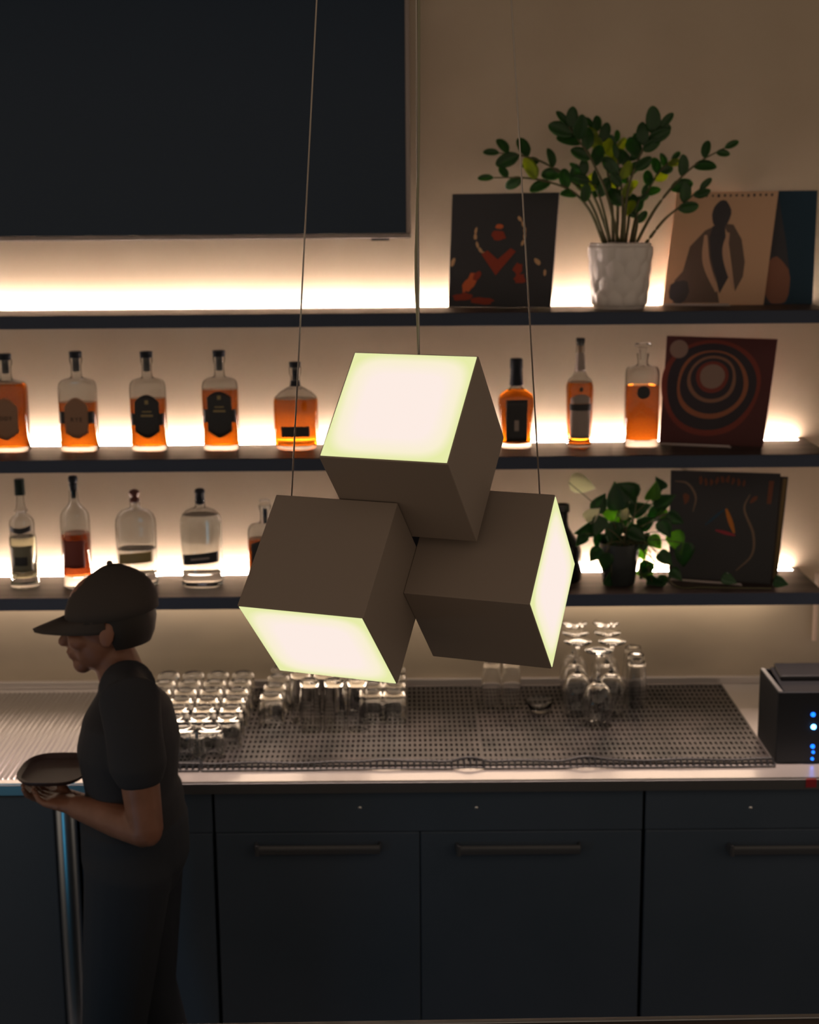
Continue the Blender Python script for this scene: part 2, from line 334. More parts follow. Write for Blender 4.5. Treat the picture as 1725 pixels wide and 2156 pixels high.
# ---------------------------------------------------------------- glassware
def sect(hw, hd, n, N, z, c=(0, 0)):
    out = []
    for i in range(N):
        a = 2*PI*i/N; ca, sa = math.cos(a), math.sin(a)
        out.append((c[0]+hw*math.copysign(abs(ca)**(2/n), ca), c[1]+hd*math.copysign(abs(sa)**(2/n), sa), z))
    return out
def shell(prof_out, prof_in, N=28, n=2, dr=1.0):
    """closed glass wall: outer profile up, inner profile back down"""
    bm = bmesh.new()
    rings(bm, [sect(r, r*dr, n, N, z) for z, r in prof_out]+[sect(r, r*dr, n, N, z) for z, r in prof_in])
    return bm
GL = {}
def make_glass(kind):
    if kind == 'tumbler':      # upside down: rim at 0, thick foot on top
        o = [(0, .0345), (.002, .0355), (.03, .0352), (.070, .0312), (.0755, .0309), (.079, .0298), (.0815, .0278), (.083, .0250)]
        i = [(.083, .020), (.080, .0185), (.0715, .018), (.069, .024), (.066, .0285), (.03, .0328), (.002, .0333)]
        bm = bmesh.new(); N = 28
        rings(bm, [sect(r, r, 2, N, z) for z, r in o+[(.0832, .0225), (.0825, .0200), (.0808, .0175), (.0802, .012)]], cap0=False, cap1=True)
        rings(bm, [sect(r, r, 2, N, z) for z, r in [(.066, .012), (.067, .025), (.062, .0295), (.03, .0328), (0, .0335)]], cap0=True, cap1=False)
        L = [v for v in bm.verts if abs(v.co.z) < 1e-6]; outer = sorted([v for v in L if v.co.xy.length > .034], key=lambda v: math.atan2(v.co.y, v.co.x)); inn = sorted([v for v in L if v.co.xy.length <= .034], key=lambda v: math.atan2(v.co.y, v.co.x))
        for k in range(N): bm.faces.new((outer[k], outer[(k+1) % N], inn[(k+1) % N], inn[k]))
        return bm
    spec = {'highball': ([(0, .030), (.09, .0285), (.139, .0265), (.143, .0245)], [(.126, .0235), (.09, .0262), (0, .0280)], .012),
            'taster': ([(0, .022), (.05, .0275), (.10, .027), (.130, .022), (.133, .020)], [(.120, .017), (.10, .0245), (.05, .0252), (0, .0202)], .008),
            'pint': ([(0, .031), (.07, .0285), (.130, .024), (.136, .022)], [(.120, .0205), (.07, .0262), (0, .0288)], .01),
            'bowl': None}[kind]
    o, i, _ = spec; bm = bmesh.new(); N = 28
    A = rings(bm, [sect(r, r, 2, N, z) for z, r in o]+[sect(o[-1][1]*.7, o[-1][1]*.7, 2, N, o[-1][0]), sect(o[-1][1]*.6, o[-1][1]*.6, 2, N, o[-1][0]-.003)], cap0=False)
    B = rings(bm, [sect(i[0][1]*.5, i[0][1]*.5, 2, N, i[0][0]+.0005)]+[sect(r, r, 2, N, z) for z, r in i], cap0=True, cap1=False)
    for k in range(N): bm.faces.new((A[0][k], A[0][(k+1) % N], B[-1][(k+1) % N], B[-1][k]))
    return bm
def put_glass(kind, x, y, label, cat, group, name):
    if kind not in GL:
        o = fin(name, make_glass(kind), m_glass, smooth=True, autos=50); GL[kind] = o
    else:
        o = GL[kind].copy(); COL.objects.link(o)
    o.location = (x, y, MT); return tag(o, label, cat, group)
ORD = ['front', 'second', 'third', 'fourth', 'fifth', 'sixth', 'seventh', 'eighth', 'rearmost']
HT = MT+.083
P0 = lambda px, Y: shelf_x(px, Y, HT)
rows = []
for k in range(7):
    Y = -.600+.0735*k
    if k == 0: xs = [P0(384, Y), P0(443, Y)]; nm = ['left', 'right']; off = 0
    else:
        base = P0(422, -.5265); xs = [base+.0715*c for c in (-2, -1, 0, 1)]; nm = ['leftmost', 'second from left', 'third from left', 'rightmost']
    for x, n_ in zip(xs, nm):
        put_glass('tumbler', x, Y, 'upturned clear tumbler, %s of the %s row in the block beside the person' % (n_, 'nearest' if k == 0 else ORD[k] if k < 6 else 'rearmost'), 'glass', 'tumblers in the block beside the person', 'tumbler')
for k, (Y, n_) in enumerate(((-.35, 'nearest'), (-.27, 'second'), (-.19, 'third'), (-.11, 'rearmost'))):
    put_glass('tumbler', P0(571, -.35)+.003*k, Y, 'upturned clear tumbler, %s in the single file beside the highball glasses' % n_, 'glass', 'tumblers in single file', 'tumbler')
hy = lambda px, Y: shelf_x(px, Y, MT+.14)
for j, px in enumerate((652, 703, 752)):
    put_glass('highball', hy(px, -.41), -.41, 'tall upturned highball glass in the nearest row, %s of three' % ('left', 'middle', 'right')[j], 'glass', 'highball glasses', 'highball_glass')
for j, px in enumerate((633, 682)):
    put_glass('highball', hy(px, -.335)-.0, -.335, 'tall upturned highball glass in the row behind the nearest three, %s one' % ('left', 'right')[j], 'glass', 'highball glasses', 'highball_glass')
for r_, Y in enumerate((-.335, -.26, -.19, -.12)):
    for c_, px in enumerate((731, 781, 829)):
        if c_ == 0 and r_ == 0: continue
        x = shelf_x(px, -.335, HT)+.001
        put_glass('tumbler', x, Y, 'upturned tumbler right of the highballs, %s column, %s row' % (('left', 'middle', 'right')[c_], ('nearest', 'second', 'third', 'rearmost')[r_]), 'glass', 'tumblers under the low corner of the lamp', 'tumbler')
for j, px in enumerate((1035, 1077)):
    put_glass('taster', shelf_x(px, -.24, MT+.08), -.24, '%s of two small tulip glasses upturned below the right lamp cube' % ('left', 'right')[j], 'glass', 'pair of tulip glasses', 'tulip_glass')
for j, (px, Y, n_) in enumerate(((1341, -.235, 'nearest'), (1339, -.172, 'middle'), (1333, -.106, 'rearmost'))):
    put_glass('pint', shelf_x(px, Y, MT+.1), Y, '%s of three upturned beer glasses right of the wine glasses' % n_, 'glass', 'beer glasses in a row', 'beer_glass')
# low glass dish
bm = bmesh.new(); N = 32
A = rings(bm, [sect(r, r, 2, N, z) for z, r in ((0, .024), (.004, .028), (.030, .041), (.032, .0405))], cap0=True, cap1=False)
B = rings(bm, [sect(r, r, 2, N, z) for z, r in ((.032, .039), (.030, .0385), (.007, .026), (.005, .02))], cap0=False, cap1=True)
for k in range(N): bm.faces.new((A[-1][k], A[-1][(k+1) % N], B[0][(k+1) % N], B[0][k]))
o = fin('glass_dish', bm, m_glass, smooth=True, autos=50, loc=(shelf_x(1136, -.27, MT+.03), -.27, MT)); tag(o, 'low empty glass dish on the mat between tulip glasses and wine glasses', 'dish')
# wine glasses, upside down
def wine():
    bm = bmesh.new(); N = 32
    o = [(0, .031), (.03, .038), (.055, .041), (.080, .0395), (.105, .029), (.118, .014), (.124, .006), (.135, .0042), (.185, .0042), (.198, .007), (.205, .018), (.2085, .037), (.2105, .0385)]
    i = [(.2125, .037), (.2115, .02), (.2112, .004)]
    A = rings(bm, [sect(r, r, 2, N, z) for z, r in o+i], cap0=False)
    B = rings(bm, [sect(r, r, 2, N, z) for z, r in ((.113, .008), (.110, .018), (.101, .0285), (.080, .0380), (.055, .0395), (.03, .0365), (0, .0295))], cap1=False)
    for k in range(N): bm.faces.new((A[0][k], A[0][(k+1) % N], B[-1][(k+1) % N], B[-1][k]))
    return bm
w0 = None
for px, Y, n_ in ((1261, -.385, 'single nearest one'), (1217, -.30, 'left of the second row'), (1289, -.30, 'right of the second row'), (1212, -.21, 'left of the third row'),
                  (1279, -.21, 'right of the third row'), (1210, -.115, 'left of the rearmost row'), (1276, -.115, 'right of the rearmost row')):
    if w0 is None: w0 = fin('wine_glass', wine(), m_glass, smooth=True, autos=60); o = w0
    else: o = w0.copy(); COL.objects.link(o)
    o.location = (shelf_x(px, Y, MT+.2), Y, MT); tag(o, 'upturned stemmed wine glass, %s' % n_, 'glass', 'upturned wine glasses')

# ---------------------------------------------------------------- black caddy at right
zb = CT+.001; zt = 1.060
fl = at(1640, 1465, -.67); x0 = fl.x; x1 = x0+.30
t = thing('bar_caddy', 'black box with a recessed lid and blue indicator lights at the counter\'s right end', 'box', (x0+.15, -.57, zb))
hh = zt-zb; bm = bmesh.new()
rm = [(-.15, .15, -.10, -.094), (-.15, .15, .094, .10)]; box(bm, -.15, .15, -.10, -.093, 0, hh); box(bm, -.15, .15, .093, .10, 0, hh); box(bm, -.15, -.138, -.093, .093, 0, hh); box(bm, .138, .15, -.093, .093, 0, hh); box(bm, -.138, .138, -.093, .093, .0, .02)
fin('housing', bm, pr('caddy_black', (.012, .015, .02), .55, spec=.25), t, bevel=.002)
bm = bmesh.new(); box(bm, -.128, .132, -.088, .085, -.006, .006, M=Matrix.Translation((0, 0, hh-.008)) @ Matrix.Rotation(R(8), 4, 'X')); box(bm, -.12, .06, -.0, .08, .006, .02, M=Matrix.Translation((0, 0, hh-.008)) @ Matrix.Rotation(R(8), 4, 'X')); fin('lid', bm, m_blackgl, t, bevel=.003)
bm = bmesh.new(); box(bm, -.149, -.139, -.098, .098, hh, hh+.002); fin('rim_strip', bm, m_steeld, t)
m_blue = emit('blue_led', (.01, .16, 1.0), 3.0); m_blueh = emit('blue_led_bright', (.10, .42, 1.0), 14.0)
for (px, py, r_, mm) in ((1713, 1505, .006, m_blue), (1714, 1531, .0065, m_blueh), (1712, 1572, .0055, m_blue), (1713, 1584, .004, m_blue), (1711, 1598, .004, m_blue)):
    q = at(px, py, -.672); bm = bmesh.new(); bmesh.ops.create_cone(bm, cap_ends=True, segments=16, radius1=r_, radius2=r_*.8, depth=.004, matrix=Matrix.Translation((q.x-t.location.x, -.102, q.z-zb)) @ Matrix.Rotation(R(90), 4, 'X'))
    fin('indicator_light', bm, mm, t)

# ---------------------------------------------------------------- bottles
def prof_at(prof, z):
    for a, b in zip(prof, prof[1:]):
        if a[0] <= z <= b[0]: u = (z-a[0])/max(b[0]-a[0], 1e-9); return a[1]+(b[1]-a[1])*u
    return prof[-1][1] if z > prof[-1][0] else prof[0][1]
def bottle(cat_label, cx, top, wpx, Z, Y, prof, glassm, liq, level, n=2, dr=1.0, foot=.05, label=None, cap=None, name='liquor_bottle', group=None, wall=.0022, lean=0):
    H = at(cx, top, Y).z-Z; k = (Vector((shelf_x(cx, Y, Z), Y, Z+H*.5))-CAM).dot(_f)/FPX; W = wpx*k/2
    x = shelf_x(cx, Y, Z+H*.5)
    t = thing(name, cat_label, 'bottle', (x, Y, Z+.0005), group)
    P = [(f*H, w_*W) for f, w_ in prof]
    P = [(0, P[0][1]*.93)]+[(max(z, .0025), r) for z, r in P[:1]]+P[1:]
    N = 36
    bm = bmesh.new(); fz = foot*H
    inner = [(fz, prof_at(P, fz)*.55)]+[(fz+.003, prof_at(P, fz)-wall*1.7)]+[(z, r-wall) for z, r in P if z > fz+.004]
    nn = lambda z: n if z < .72*H else 2
    dd = lambda r, z: r*dr if r > .45*W else r*(dr+(1-dr)*min(1, (.45*W-r)/(.15*W)))
    A = rings(bm, [sect(r, dd(r, z), nn(z), N, z) for z, r in P], cap1=False)
    B = rings(bm, [sect(r, dd(r, z), nn(z), N, z) for z, r in inner], cap0=True, cap1=False)
    for q in range(N): bm.faces.new((A[-1][q], A[-1][(q+1) % N], B[-1][(q+1) % N], B[-1][q]))
    fin('glass_body', bm, glassm, t, smooth=True, autos=55)
    if liq:
        lz = level*H; g = .0004
        pl = [(fz-.0004, prof_at(P, fz)*.55)]+[(fz+.0028, prof_at(P, fz)-wall*1.7+g)]+[(z, r-wall+g) for z, r in P if fz+.004 < z < lz]+[(lz, prof_at(P, lz)-wall+g)]
        bm = bmesh.new(); rings(bm, [sect(r, dd(r, z), nn(z), N, z) for z, r in pl]); fin('liquid', bm, liq, t, smooth=True, autos=40)
    def patch(nm, m, xw, lo, hi, parent=None, off=.0006, cols=18, rws=8):
        bm = bmesh.new(); G = []
        for i in range(cols+1):
            u = -1+2*i/cols; col = []
            zl, zh = lo(u)*H, hi(u)*H
            for j in range(rws+1):
                z = zl+(zh-zl)*j/rws; r = prof_at(P, z); d = dd(r, z); e = nn(z)
                xx = min(xw*W*abs(u), r*.97)*(1 if u >= 0 else -1); yy = -d*(max(0, 1-abs(xx/r)**e))**(1/e)-off
                col.append(bm.verts.new((xx, yy, z)))
            G.append(col)
        for i in range(cols):
            for j in range(rws): bm.faces.new((G[i][j], G[i+1][j], G[i+1][j+1], G[i][j+1]))
        o = fin(nm, bm, m, parent or t, smooth=True); s = o.modifiers.new('thick', 'SOLIDIFY'); s.thickness = .0004; s.offset = 0; return o
    for spec in (label or []):
        kind = spec[0]
        if kind == 'text':
            _, txt, zf, size, m = spec; cu = bpy.data.curves.new('lettering', 'FONT'); cu.body = txt; cu.align_x = 'CENTER'; cu.size = size; cu.extrude = .0002; cu.space_character = 1.25
            tmp = bpy.data.objects.new('tmp', cu); me = bpy.data.meshes.new_from_object(tmp); bpy.data.objects.remove(tmp)
            me.materials.append(m); o = bpy.data.objects.new('lettering', me); COL.objects.link(o); o.parent = t
            o.rotation_euler = (R(90), 0, 0); r = prof_at(P, zf*H); o.location = (0, -dd(r, zf*H)-.0018, zf*H)
        else:
            nm, m, xw, lo, hi = spec[:5]; patch(nm, m, xw, lo, hi, off=spec[5] if len(spec) > 5 else .0006)
    for c_ in (cap or []):
        nm, m, pr_ = c_; bm = bmesh.new(); lathe(bm, [(f*H, r*k) for f, r in pr_], 24); fin(nm, bm, m, t, smooth=True, autos=40)
    return t
flat = [(0, .97), (.015, 1), (.60, 1), (.655, .985), (.69, .93), (.712, .82), (.728, .62), (.736, .40), (.745, .31), (.78, .28), (.86, .28), (.90, .34), (.935, .35), (.945, .32)]
def shield(lo, hi, a=.05, b=.05):
    return (lambda u: lo+a*min(1, abs(u)*1.15)**1.6), (lambda u: hi-b*abs(u)**2.0)
const = lambda v: (lambda u: v)
def stopper(m, m2=None):
    return [('stopper', m, [(.80, 6.5), (.81, 7.5), (.935, 7.8), (.94, 13), (.995, 13.5), (1.0, 12)])]
lo, hi = shield(.13, .56, .07, .10)
YB = -.135
bottle('amber bottle with brown label cut by the left edge of the photo, middle shelf', 16, 745, 84, S2, YB, flat, m_glassc, m_bourb, .70, 4, .55,
       label=[('front_label', m_lbbrown, .62, lo, hi), ('text', 'ODY', .335, .015, m_ink)], cap=stopper(m_bluck), group='flat whisky bottles on the middle shelf')
lo, hi = shield(.14, .55, .05, .09)
bottle('amber bottle with brown RYE label and dark side bands, middle shelf', 164, 740, 79, S2, YB, flat, m_glassc, m_whisky, .50, 4, .55,
       label=[('side_band', m_lbblack, .93, const(.29), const(.41), .0004), ('front_label', m_lbbrown, .62, lo, hi, .0012), ('text', 'RYE', .31, .017, m_ink)], cap=stopper(m_bluck), group='flat whisky bottles on the middle shelf')
lo, hi = shield(.135, .575, .06, .08)
gold = lambda z0: [('gold_crest', m_lbgold, .10, const(z0), const(z0+.04), .0018), ('gold_print', m_lbgold, .34, const(z0-.125), const(z0-.105), .0018), ('gold_print', m_lbgold, .26, const(z0-.08), const(z0-.068), .0018)]
bottle('less full of the two bottles with black shield labels, middle shelf', 312, 740, 75, S2, YB, flat, m_glassc, m_whisky, .535, 4, .55,
       label=[('side_band', m_lbblack, .92, const(.27), const(.385), .0004), ('front_label', m_lbblack, .68, lo, hi, .0012)]+gold(.48), cap=stopper(m_bluck), group='flat whisky bottles on the middle shelf')
bottle('fuller of the two bottles with black shield labels, middle shelf', 464, 738, 75, S2, YB, flat, m_glassc, m_whisky, .615, 4, .55,
       label=[('side_band', m_lbblack, .92, const(.29), const(.42), .0004), ('front_label', m_lbblack, .68, lo, lambda u: .60-.06*u*u, .0012)]+gold(.52), cap=stopper(m_bluck), group='flat whisky bottles on the middle shelf')
rnd5 = [(0, .80), (.02, .88), (.07, .97), (.14, 1), (.45, 1.0), (.56, .99), (.60, .95), (.66, .70), (.70, .42), (.725, .24), (.75, .22), (.82, .2), (.87, .27), (.94, .28)]
bottle('squat orange bottle with small dark label, left of the top lamp cube', 623, 762, 93, S2, YB, rnd5, m_glassc, m_whisky2, .585, 3.2, .6,
       label=[('front_label', m_lbblack, .64, const(.16), const(.28))], cap=[('stopper', m_bluck, [(.76, 6), (.93, 6.5), (.94, 12), (.995, 12.5), (1, 11)]), ('neck_collar', m_bluck, [(.725, 12), (.74, 11), (.79, 10)])])
b6 = [(0, .84), (.02, .86), (.10, .84), (.30, .87), (.42, .95), (.50, 1), (.56, .97), (.60, .86), (.64, .62), (.67, .40), (.69, .28), (.74, .26), (.9, .26)]
bottle('full amber bottle with tall black cap, right of the top lamp cube', 1087, 755, 77, S2, YB, b6, m_glassc, m_whisky, .67, 3, .6,
       label=[('front_label', m_lbblack, .58, const(.08), const(.55)), ('label_print', m_lbgrey, .12, const(.2), const(.32), .0014)], cap=[('tall_cap', m_bluck, [(.70, 13), (.71, 14.5), (.78, 13.5), (.88, 12.5), (.90, 13.5), (.99, 13.2), (1, 12)])])
b7 = [(0, .88), (.015, .94), (.05, .9), (.3, .95), (.52, 1), (.57, .99), (.62, .85), (.655, .55), (.69, .40), (.8, .34), (.93, .30), (.96, .33), (.985, .34)]
bottle('slim long-necked bottle with grey neck label and dark-banded label, middle shelf right', 1221, 712, 57, S2, YB, b7, m_glassc, m_whisky2, .60, 2, 1, foot=.03,
       label=[('lower_label', m_lbgrey, .74, const(.09), const(.38)), ('dark_band', m_lbblack, .80, const(.35), const(.41), .0012), ('upper_label', m_lbgrey, .72, const(.412), lambda u: .50-.04*u*u), ('neck_label', m_lbgrey, .36, const(.70), const(.87)), ('round_seal', m_lbblack, .14, lambda u: .545-.022*math.sqrt(max(0, 1-u*u)), lambda u: .545+.022*math.sqrt(max(0, 1-u*u)))],
       cap=[('cork', m_cork, [(.87, 5), (.93, 6)]), ('stopper', m_bluck, [(.931, 6.5), (.99, 9.5), (1, 9)])])
b8 = [(0, .96), (.015, 1), (.70, 1), (.745, .98), (.77, .88), (.78, .55), (.785, .40), (.80, .32), (.83, .30), (.88, .36), (.90, .36)]
bottle('square decanter with glass stopper and round black seal, beside the ringed record', 1352, 722, 70, S2, YB, b8, m_glassc, m_whisky2, .60, 5, .6, foot=.07,
       label=[('round_seal', m_lbblack, .40, lambda u: .535-.062*math.sqrt(max(0, 1-u*u)), lambda u: .535+.062*math.sqrt(max(0, 1-u*u)))],
       cap=[('glass_stopper', m_glassc, [(.84, 6), (.93, 7.5), (.955, 9), (.965, 17), (.99, 18), (1, 15)])])
YC = -.155
b9 = [(0, 1.0), (.01, 1.08), (.04, 1.08), (.07, .98), (.46, .98), (.50, .90), (.58, .93), (.62, .88), (.66, .62), (.68, .38), (.695, .36), (.71, .5), (.73, .36), (.80, .28), (.88, .26)]
bottle('clear bottle with ringed neck and dark screw cap, far left of lowest shelf', 47, 1009, 56, S3, YC, b9, m_glassc, m_palesp, .47, 2, 1, foot=.09,
       label=[('front_label', m_lbgreen, .84, const(.16), const(.40)), ('label_print', m_lbblack, .5, const(.22), const(.30), .0014), ('shoulder_label', m_lbblack, .78, lambda u: .515+.02*u*u, lambda u: .565+.02*u*u)],
       cap=[('screw_cap', pr('cap_green', (.006, .016, .014), .5, spec=.2), [(.855, 11), (.99, 10.5), (1, 10)])])
b10 = [(0, .98), (.012, 1.0), (.60, 1), (.655, .96), (.69, .80), (.73, .52), (.755, .36), (.80, .30), (.86, .29), (.87, .32)]
bottle('dark red-brown bottle with a black pourer, lowest shelf beside the person\'s cap', 159, 1002, 61, S3, YC, b10, m_glassc, m_rum, .49, 2, 1, foot=.10,
       label=[('front_label', m_lbred, .72, const(.19), const(.44))], cap=[('pourer', m_bluck, [(.80, 5), (.86, 5.5), (.88, 8), (.93, 9), (.935, 7), (.95, 10), (.985, 10), (1, 8)])])
b11 = [(0, .98), (.015, 1.02), (.05, 1.0), (.09, .97), (.62, 1), (.69, .97), (.74, .88), (.78, .68), (.80, .45), (.815, .26), (.86, .24), (.88, .27)]
lo, hi = const(.27), const(.385)
bottle('part-empty clear bottle with gold band label and brown stopper, lowest shelf', 287, 1030, 85, S3, YC, b11, m_glassc, m_clearsp, .39, 2.6, .7, foot=.13,
       label=[('front_label', m_lbgold, .84, lambda u: .26+.012*u, lambda u: .37+.016*u)], cap=[('stopper', pr('stopper_brown', (.10, .03, .02), .35), [(.86, 6), (.875, 10), (.90, 11), (.915, 7), (.94, 10.5), (.97, 11.5), (.99, 8), (1, 3)])], group='clear round-shouldered bottles')
bottle('clear bottle filled to its shoulder with a dark band label and black stopper, lowest shelf', 424, 1029, 87, S3, YC, b11, m_glassc, m_clearsp, .735, 2.6, .7, foot=.13,
       label=[('front_label', m_lbblack, .86, lambda u: .25+.016*u, lambda u: .36+.018*u), ('label_print', m_lbgrey, .45, lambda u: .295+.008*u, lambda u: .315+.008*u, .0014)], cap=[('stopper', m_bluck, [(.84, 7), (.865, 11), (.88, 10.5), (.95, 10), (.96, 11.5), (.99, 10), (1, 6)])], group='clear round-shouldered bottles')
lo, hi = shield(.14, .55, .05, .05)
bottle('bottle with a dark label and square stopper, half hidden by the lower left lamp cube', 560, 1053, 74, S3, YC, flat, m_glassc, m_bourb, .55, 4, .55,
       label=[('front_label', m_lbblack, .80, lo, hi)], cap=[('stopper', m_bluck, [(.72, 4), (.90, 5)]), ('glass_knob', m_glassc, [(.905, 6), (.93, 11), (.99, 11.5), (1, 10)])])
b14 = [(0, .96), (.02, 1), (.25, 1), (.40, .97), (.52, .80), (.62, .52), (.70, .33), (.78, .27), (.90, .27), (.905, .36), (.95, .36), (1.0, .34)]
m_blkglass = pr('black_glass', (.012, .012, .014), .12)
bottle('round black bottle beside the right lamp cube, next to the trailing plant', 1184, 1062, 84, S3, -.13, b14, m_blkglass, None, 0, 2, 1, name='black_bottle')

# ---------------------------------------------------------------- records
def prism(name, corners, th, m, parent=None, bevel=0, art=None, mats=None):
    """four world corners TL TR BR BL of the front face, thickness th behind; art = polygons in 0..1 cover space, slightly raised"""
    TL, TR, BR, BL = corners; nrm = (BR-BL).cross(TL-BL).normalized()
    sl = TR-CAM; TR = CAM+sl*((BL-CAM).dot(nrm)/sl.dot(nrm)); corners = (TL, TR, BR, BL)      # keeps the sleeve flat
    if nrm.y > 0: nrm = -nrm
    o0 = BL.copy(); bm = bmesh.new()
    F = [bm.verts.new(c-o0) for c in corners]; B = [bm.verts.new(c-o0-nrm*th) for c in corners]
    bm.faces.new(F); bm.faces.new(B[::-1])
    for i in range(4): bm.faces.new((F[i], B[i], B[(i+1) % 4], F[(i+1) % 4]))
    def uv(u, v, h): return (BL+(BR-BL)*u)*(1-v)+(TL+(TR-TL)*u)*v-o0+nrm*h
    for k, (poly, mi) in enumerate(art or []):
        h = .0002+.00008*k
        if poly and poly[0] == 'ring':
            _, u0, v0, r0, r1, ru = poly; n = 48
            a = [bm.verts.new(uv(u0+math.cos(2*PI*i/n)*r1*(1+ru*math.sin(3*2*PI*i/n+k)), v0+math.sin(2*PI*i/n)*r1*(1+ru*math.cos(2*2*PI*i/n)), h)) for i in range(n)]
            bm.faces.new(a).material_index = mi
        else:
            bm.faces.new([bm.verts.new(uv(min(.995, max(.005, u)), min(.995, max(.005, v)), h)) for u, v in poly]).material_index = mi
    me = bpy.data.meshes.new(name); bm.normal_update(); bm.to_mesh(me); bm.free()
    for q in (mats or [m]): me.materials.append(q)
    o = bpy.data.objects.new(name, me); COL.objects.link(o); o.location = o0
    if parent: o.parent = parent
    return o
def blob(u, v, a, b, rot=0, n=20, j=.12, seed=0):
    rr = random.Random(seed); out = []
    for i in range(n):
        t_ = 2*PI*i/n; q = 1+rr.uniform(-j, j); x, y = a*q*math.cos(t_), b*q*math.sin(t_)
        out.append((u+x*math.cos(rot)-y*math.sin(rot), v+x*math.sin(rot)+y*math.cos(rot)))
    return out
def arc(pts, w_):
    P = smoothpath([Vector((a, b, 0)) for a, b in pts], 8); L, R_ = [], []
    for i, p in enumerate(P):
        t_ = (P[min(i+1, len(P)-1)]-P[max(0, i-1)]).normalized(); n_ = Vector((-t_.y, t_.x, 0)); ww = w_*(.35+.65*math.sin(PI*(i+.5)/len(P)))
        L.append(((p+n_*ww).x, (p+n_*ww).y)); R_.append(((p-n_*ww).x, (p-n_*ww).y))
    return L+R_[::-1]
def bl(px, Y, z): return Vector((shelf_x(px, Y, z), Y, z))
def ink(c, r=.6): return pr('print_ink', tuple(min(.8, v*1.6) for v in c), r, spec=.25)
e = .001
# dark portrait-toned sleeve
c = [at(953, 409, -.022), at(1178, 405, -.022), bl(1160, -.115, S1+e), bl(944, -.06, S1+e)]
art = []
for i, a in enumerate((200, 185, 165, 150, 215, 230, 320, 335, 350, 5, 20)):
    art.append((blob(.47+.235*math.cos(R(a+20)), .64+.21*math.sin(R(a+20)), .014, .03, R(a+20), 10, .2, i), 2))
art += [(blob(.46, .71, .04, .022, 0, 12, .1, 3), 1), (blob(.46, .63, .065, .05, 0, 16, .2, 4), 3), ([(.30, .47), (.36, .50), (.46, .42), (.58, .52), (.63, .49), (.50, .34), (.45, .28), (.41, .33)], 3),
        (blob(.20, .21, .05, .09, -.5, 14, .25, 5), 1), (blob(.27, .28, .03, .05, -.6, 10, .2, 6), 3), (blob(.68, .25, .06, .05, 0, 14, .3, 7), 3), (blob(.66, .34, .045, .05, .2, 12, .2, 8), 3),
        (blob(.14, .09, .10, .035, .1, 14, .2, 9), 3), (blob(.33, .055, .12, .03, 0, 14, .2, 10), 3), (blob(.84, .40, .04, .02, -.7, 10, .2, 11), 2), (blob(.03, .40, .02, .04, -.3, 10, .2, 12), 2), (blob(.92, .30, .015, .03, 0, 8, .2, 13), 2)]
tag(prism('record_sleeve', c, .006, None, art=art, mats=[ink((.030, .030, .033)), ink((.42, .09, .03)), ink((.40, .24, .13)), ink((.20, .03, .015))]),
    'black record sleeve with red and tan glimmers, left of the plant on the top shelf', 'record', 'record sleeves on show')
# beige sleeve with a standing dark figure shape
c = [at(1425, 405, -.02), at(1640, 402, -.02), bl(1608, -.075, S1+e), bl(1395, -.06, S1+e)]
art = [([(.10, .02), (.09, .22), (.16, .30), (.20, .52), (.33, .66), (.42, .70), (.40, .60), (.47, .30), (.56, .02)], 2), ([(.40, .70), (.38, .60), (.42, .42), (.55, .10), (.62, .25), (.56, .5), (.52, .70)], 1),
       ([(.50, .72), (.60, .71), (.70, .58), (.76, .38), (.76, .25), (.70, .12), (.62, .40), (.55, .64)], 2), (blob(.47, .80, .092, .125, 0, 20, .04, 2), 1), (blob(.16, .12, .10, .12, 0, 14, .2, 4), 1), (arc([(.34, .62), (.38, .38), (.52, .12)], .035), 3), (arc([(.56, .64), (.56, .45), (.68, .15)], .03), 3)]
for i in range(15):
    if i != 2: art.append((blob(.13+i*.058, .965, .012, .014, 0, 6, .3, i), 1))
tag(prism('record_sleeve', c, .006, None, art=art, mats=[ink((.40, .25, .16)), ink((.035, .032, .036)), ink((.09, .062, .05)), ink((.36, .22, .15))]),
    'tan record sleeve showing a dark standing silhouette, right of the potted plant', 'record', 'record sleeves on show')
c = [at(1560, 403, -.008), at(1722, 401, -.008), bl(1711, -.055, S1+e), bl(1535, -.045, S1+e)]
art = [([(0, 0), (0, 1), (.48, 1), (.62, .6), (.70, .3), (.66, 0)], 1), (blob(.55, .2, .16, .22, .2, 18, .05, 2), 2)]
tag(prism('record_sleeve', c, .008, None, art=art, mats=[ink((.008, .026, .045)), ink((.03, .03, .036)), ink((.16, .07, .045))]),
    'dark blue record sleeve tucked behind the tan one at the top shelf\'s right', 'record', 'record sleeves on show')
# warm ringed sleeve
c = [at(1405, 707, -.02), at(1638, 714, -.03), bl(1607, -.165, S2+e), bl(1388, -.085, S2+e)]
art = [(('ring', .44, .53, 0, .46, .03), 2), (('ring', .44, .54, 0, .415, .03), 1), (('ring', .45, .56, 0, .33, .035), 4), (('ring', .45, .575, 0, .295, .03), 1), (('ring', .45, .61, 0, .225, .03), 3), (('ring', .45, .615, 0, .195, .03), 1), (('ring', .45, .63, 0, .15, .02), 2), (('ring', .45, .635, 0, .115, .02), 5), ((blob(.12, .88, .085, .085, 0, 28, 0, 1)), 5)]
art = [a if isinstance(a[0], tuple) else a for a in art]
tag(prism('record_sleeve', c, .008, None, art=art, mats=[ink((.05, .014, .014)), ink((.02, .016, .02)), ink((.11, .022, .015)), ink((.14, .07, .045)), ink((.17, .06, .03)), ink((.15, .10, .08))]),
    'dark red record sleeve with glowing rings, leaning at the end of the middle shelf', 'record', 'record sleeves on show')
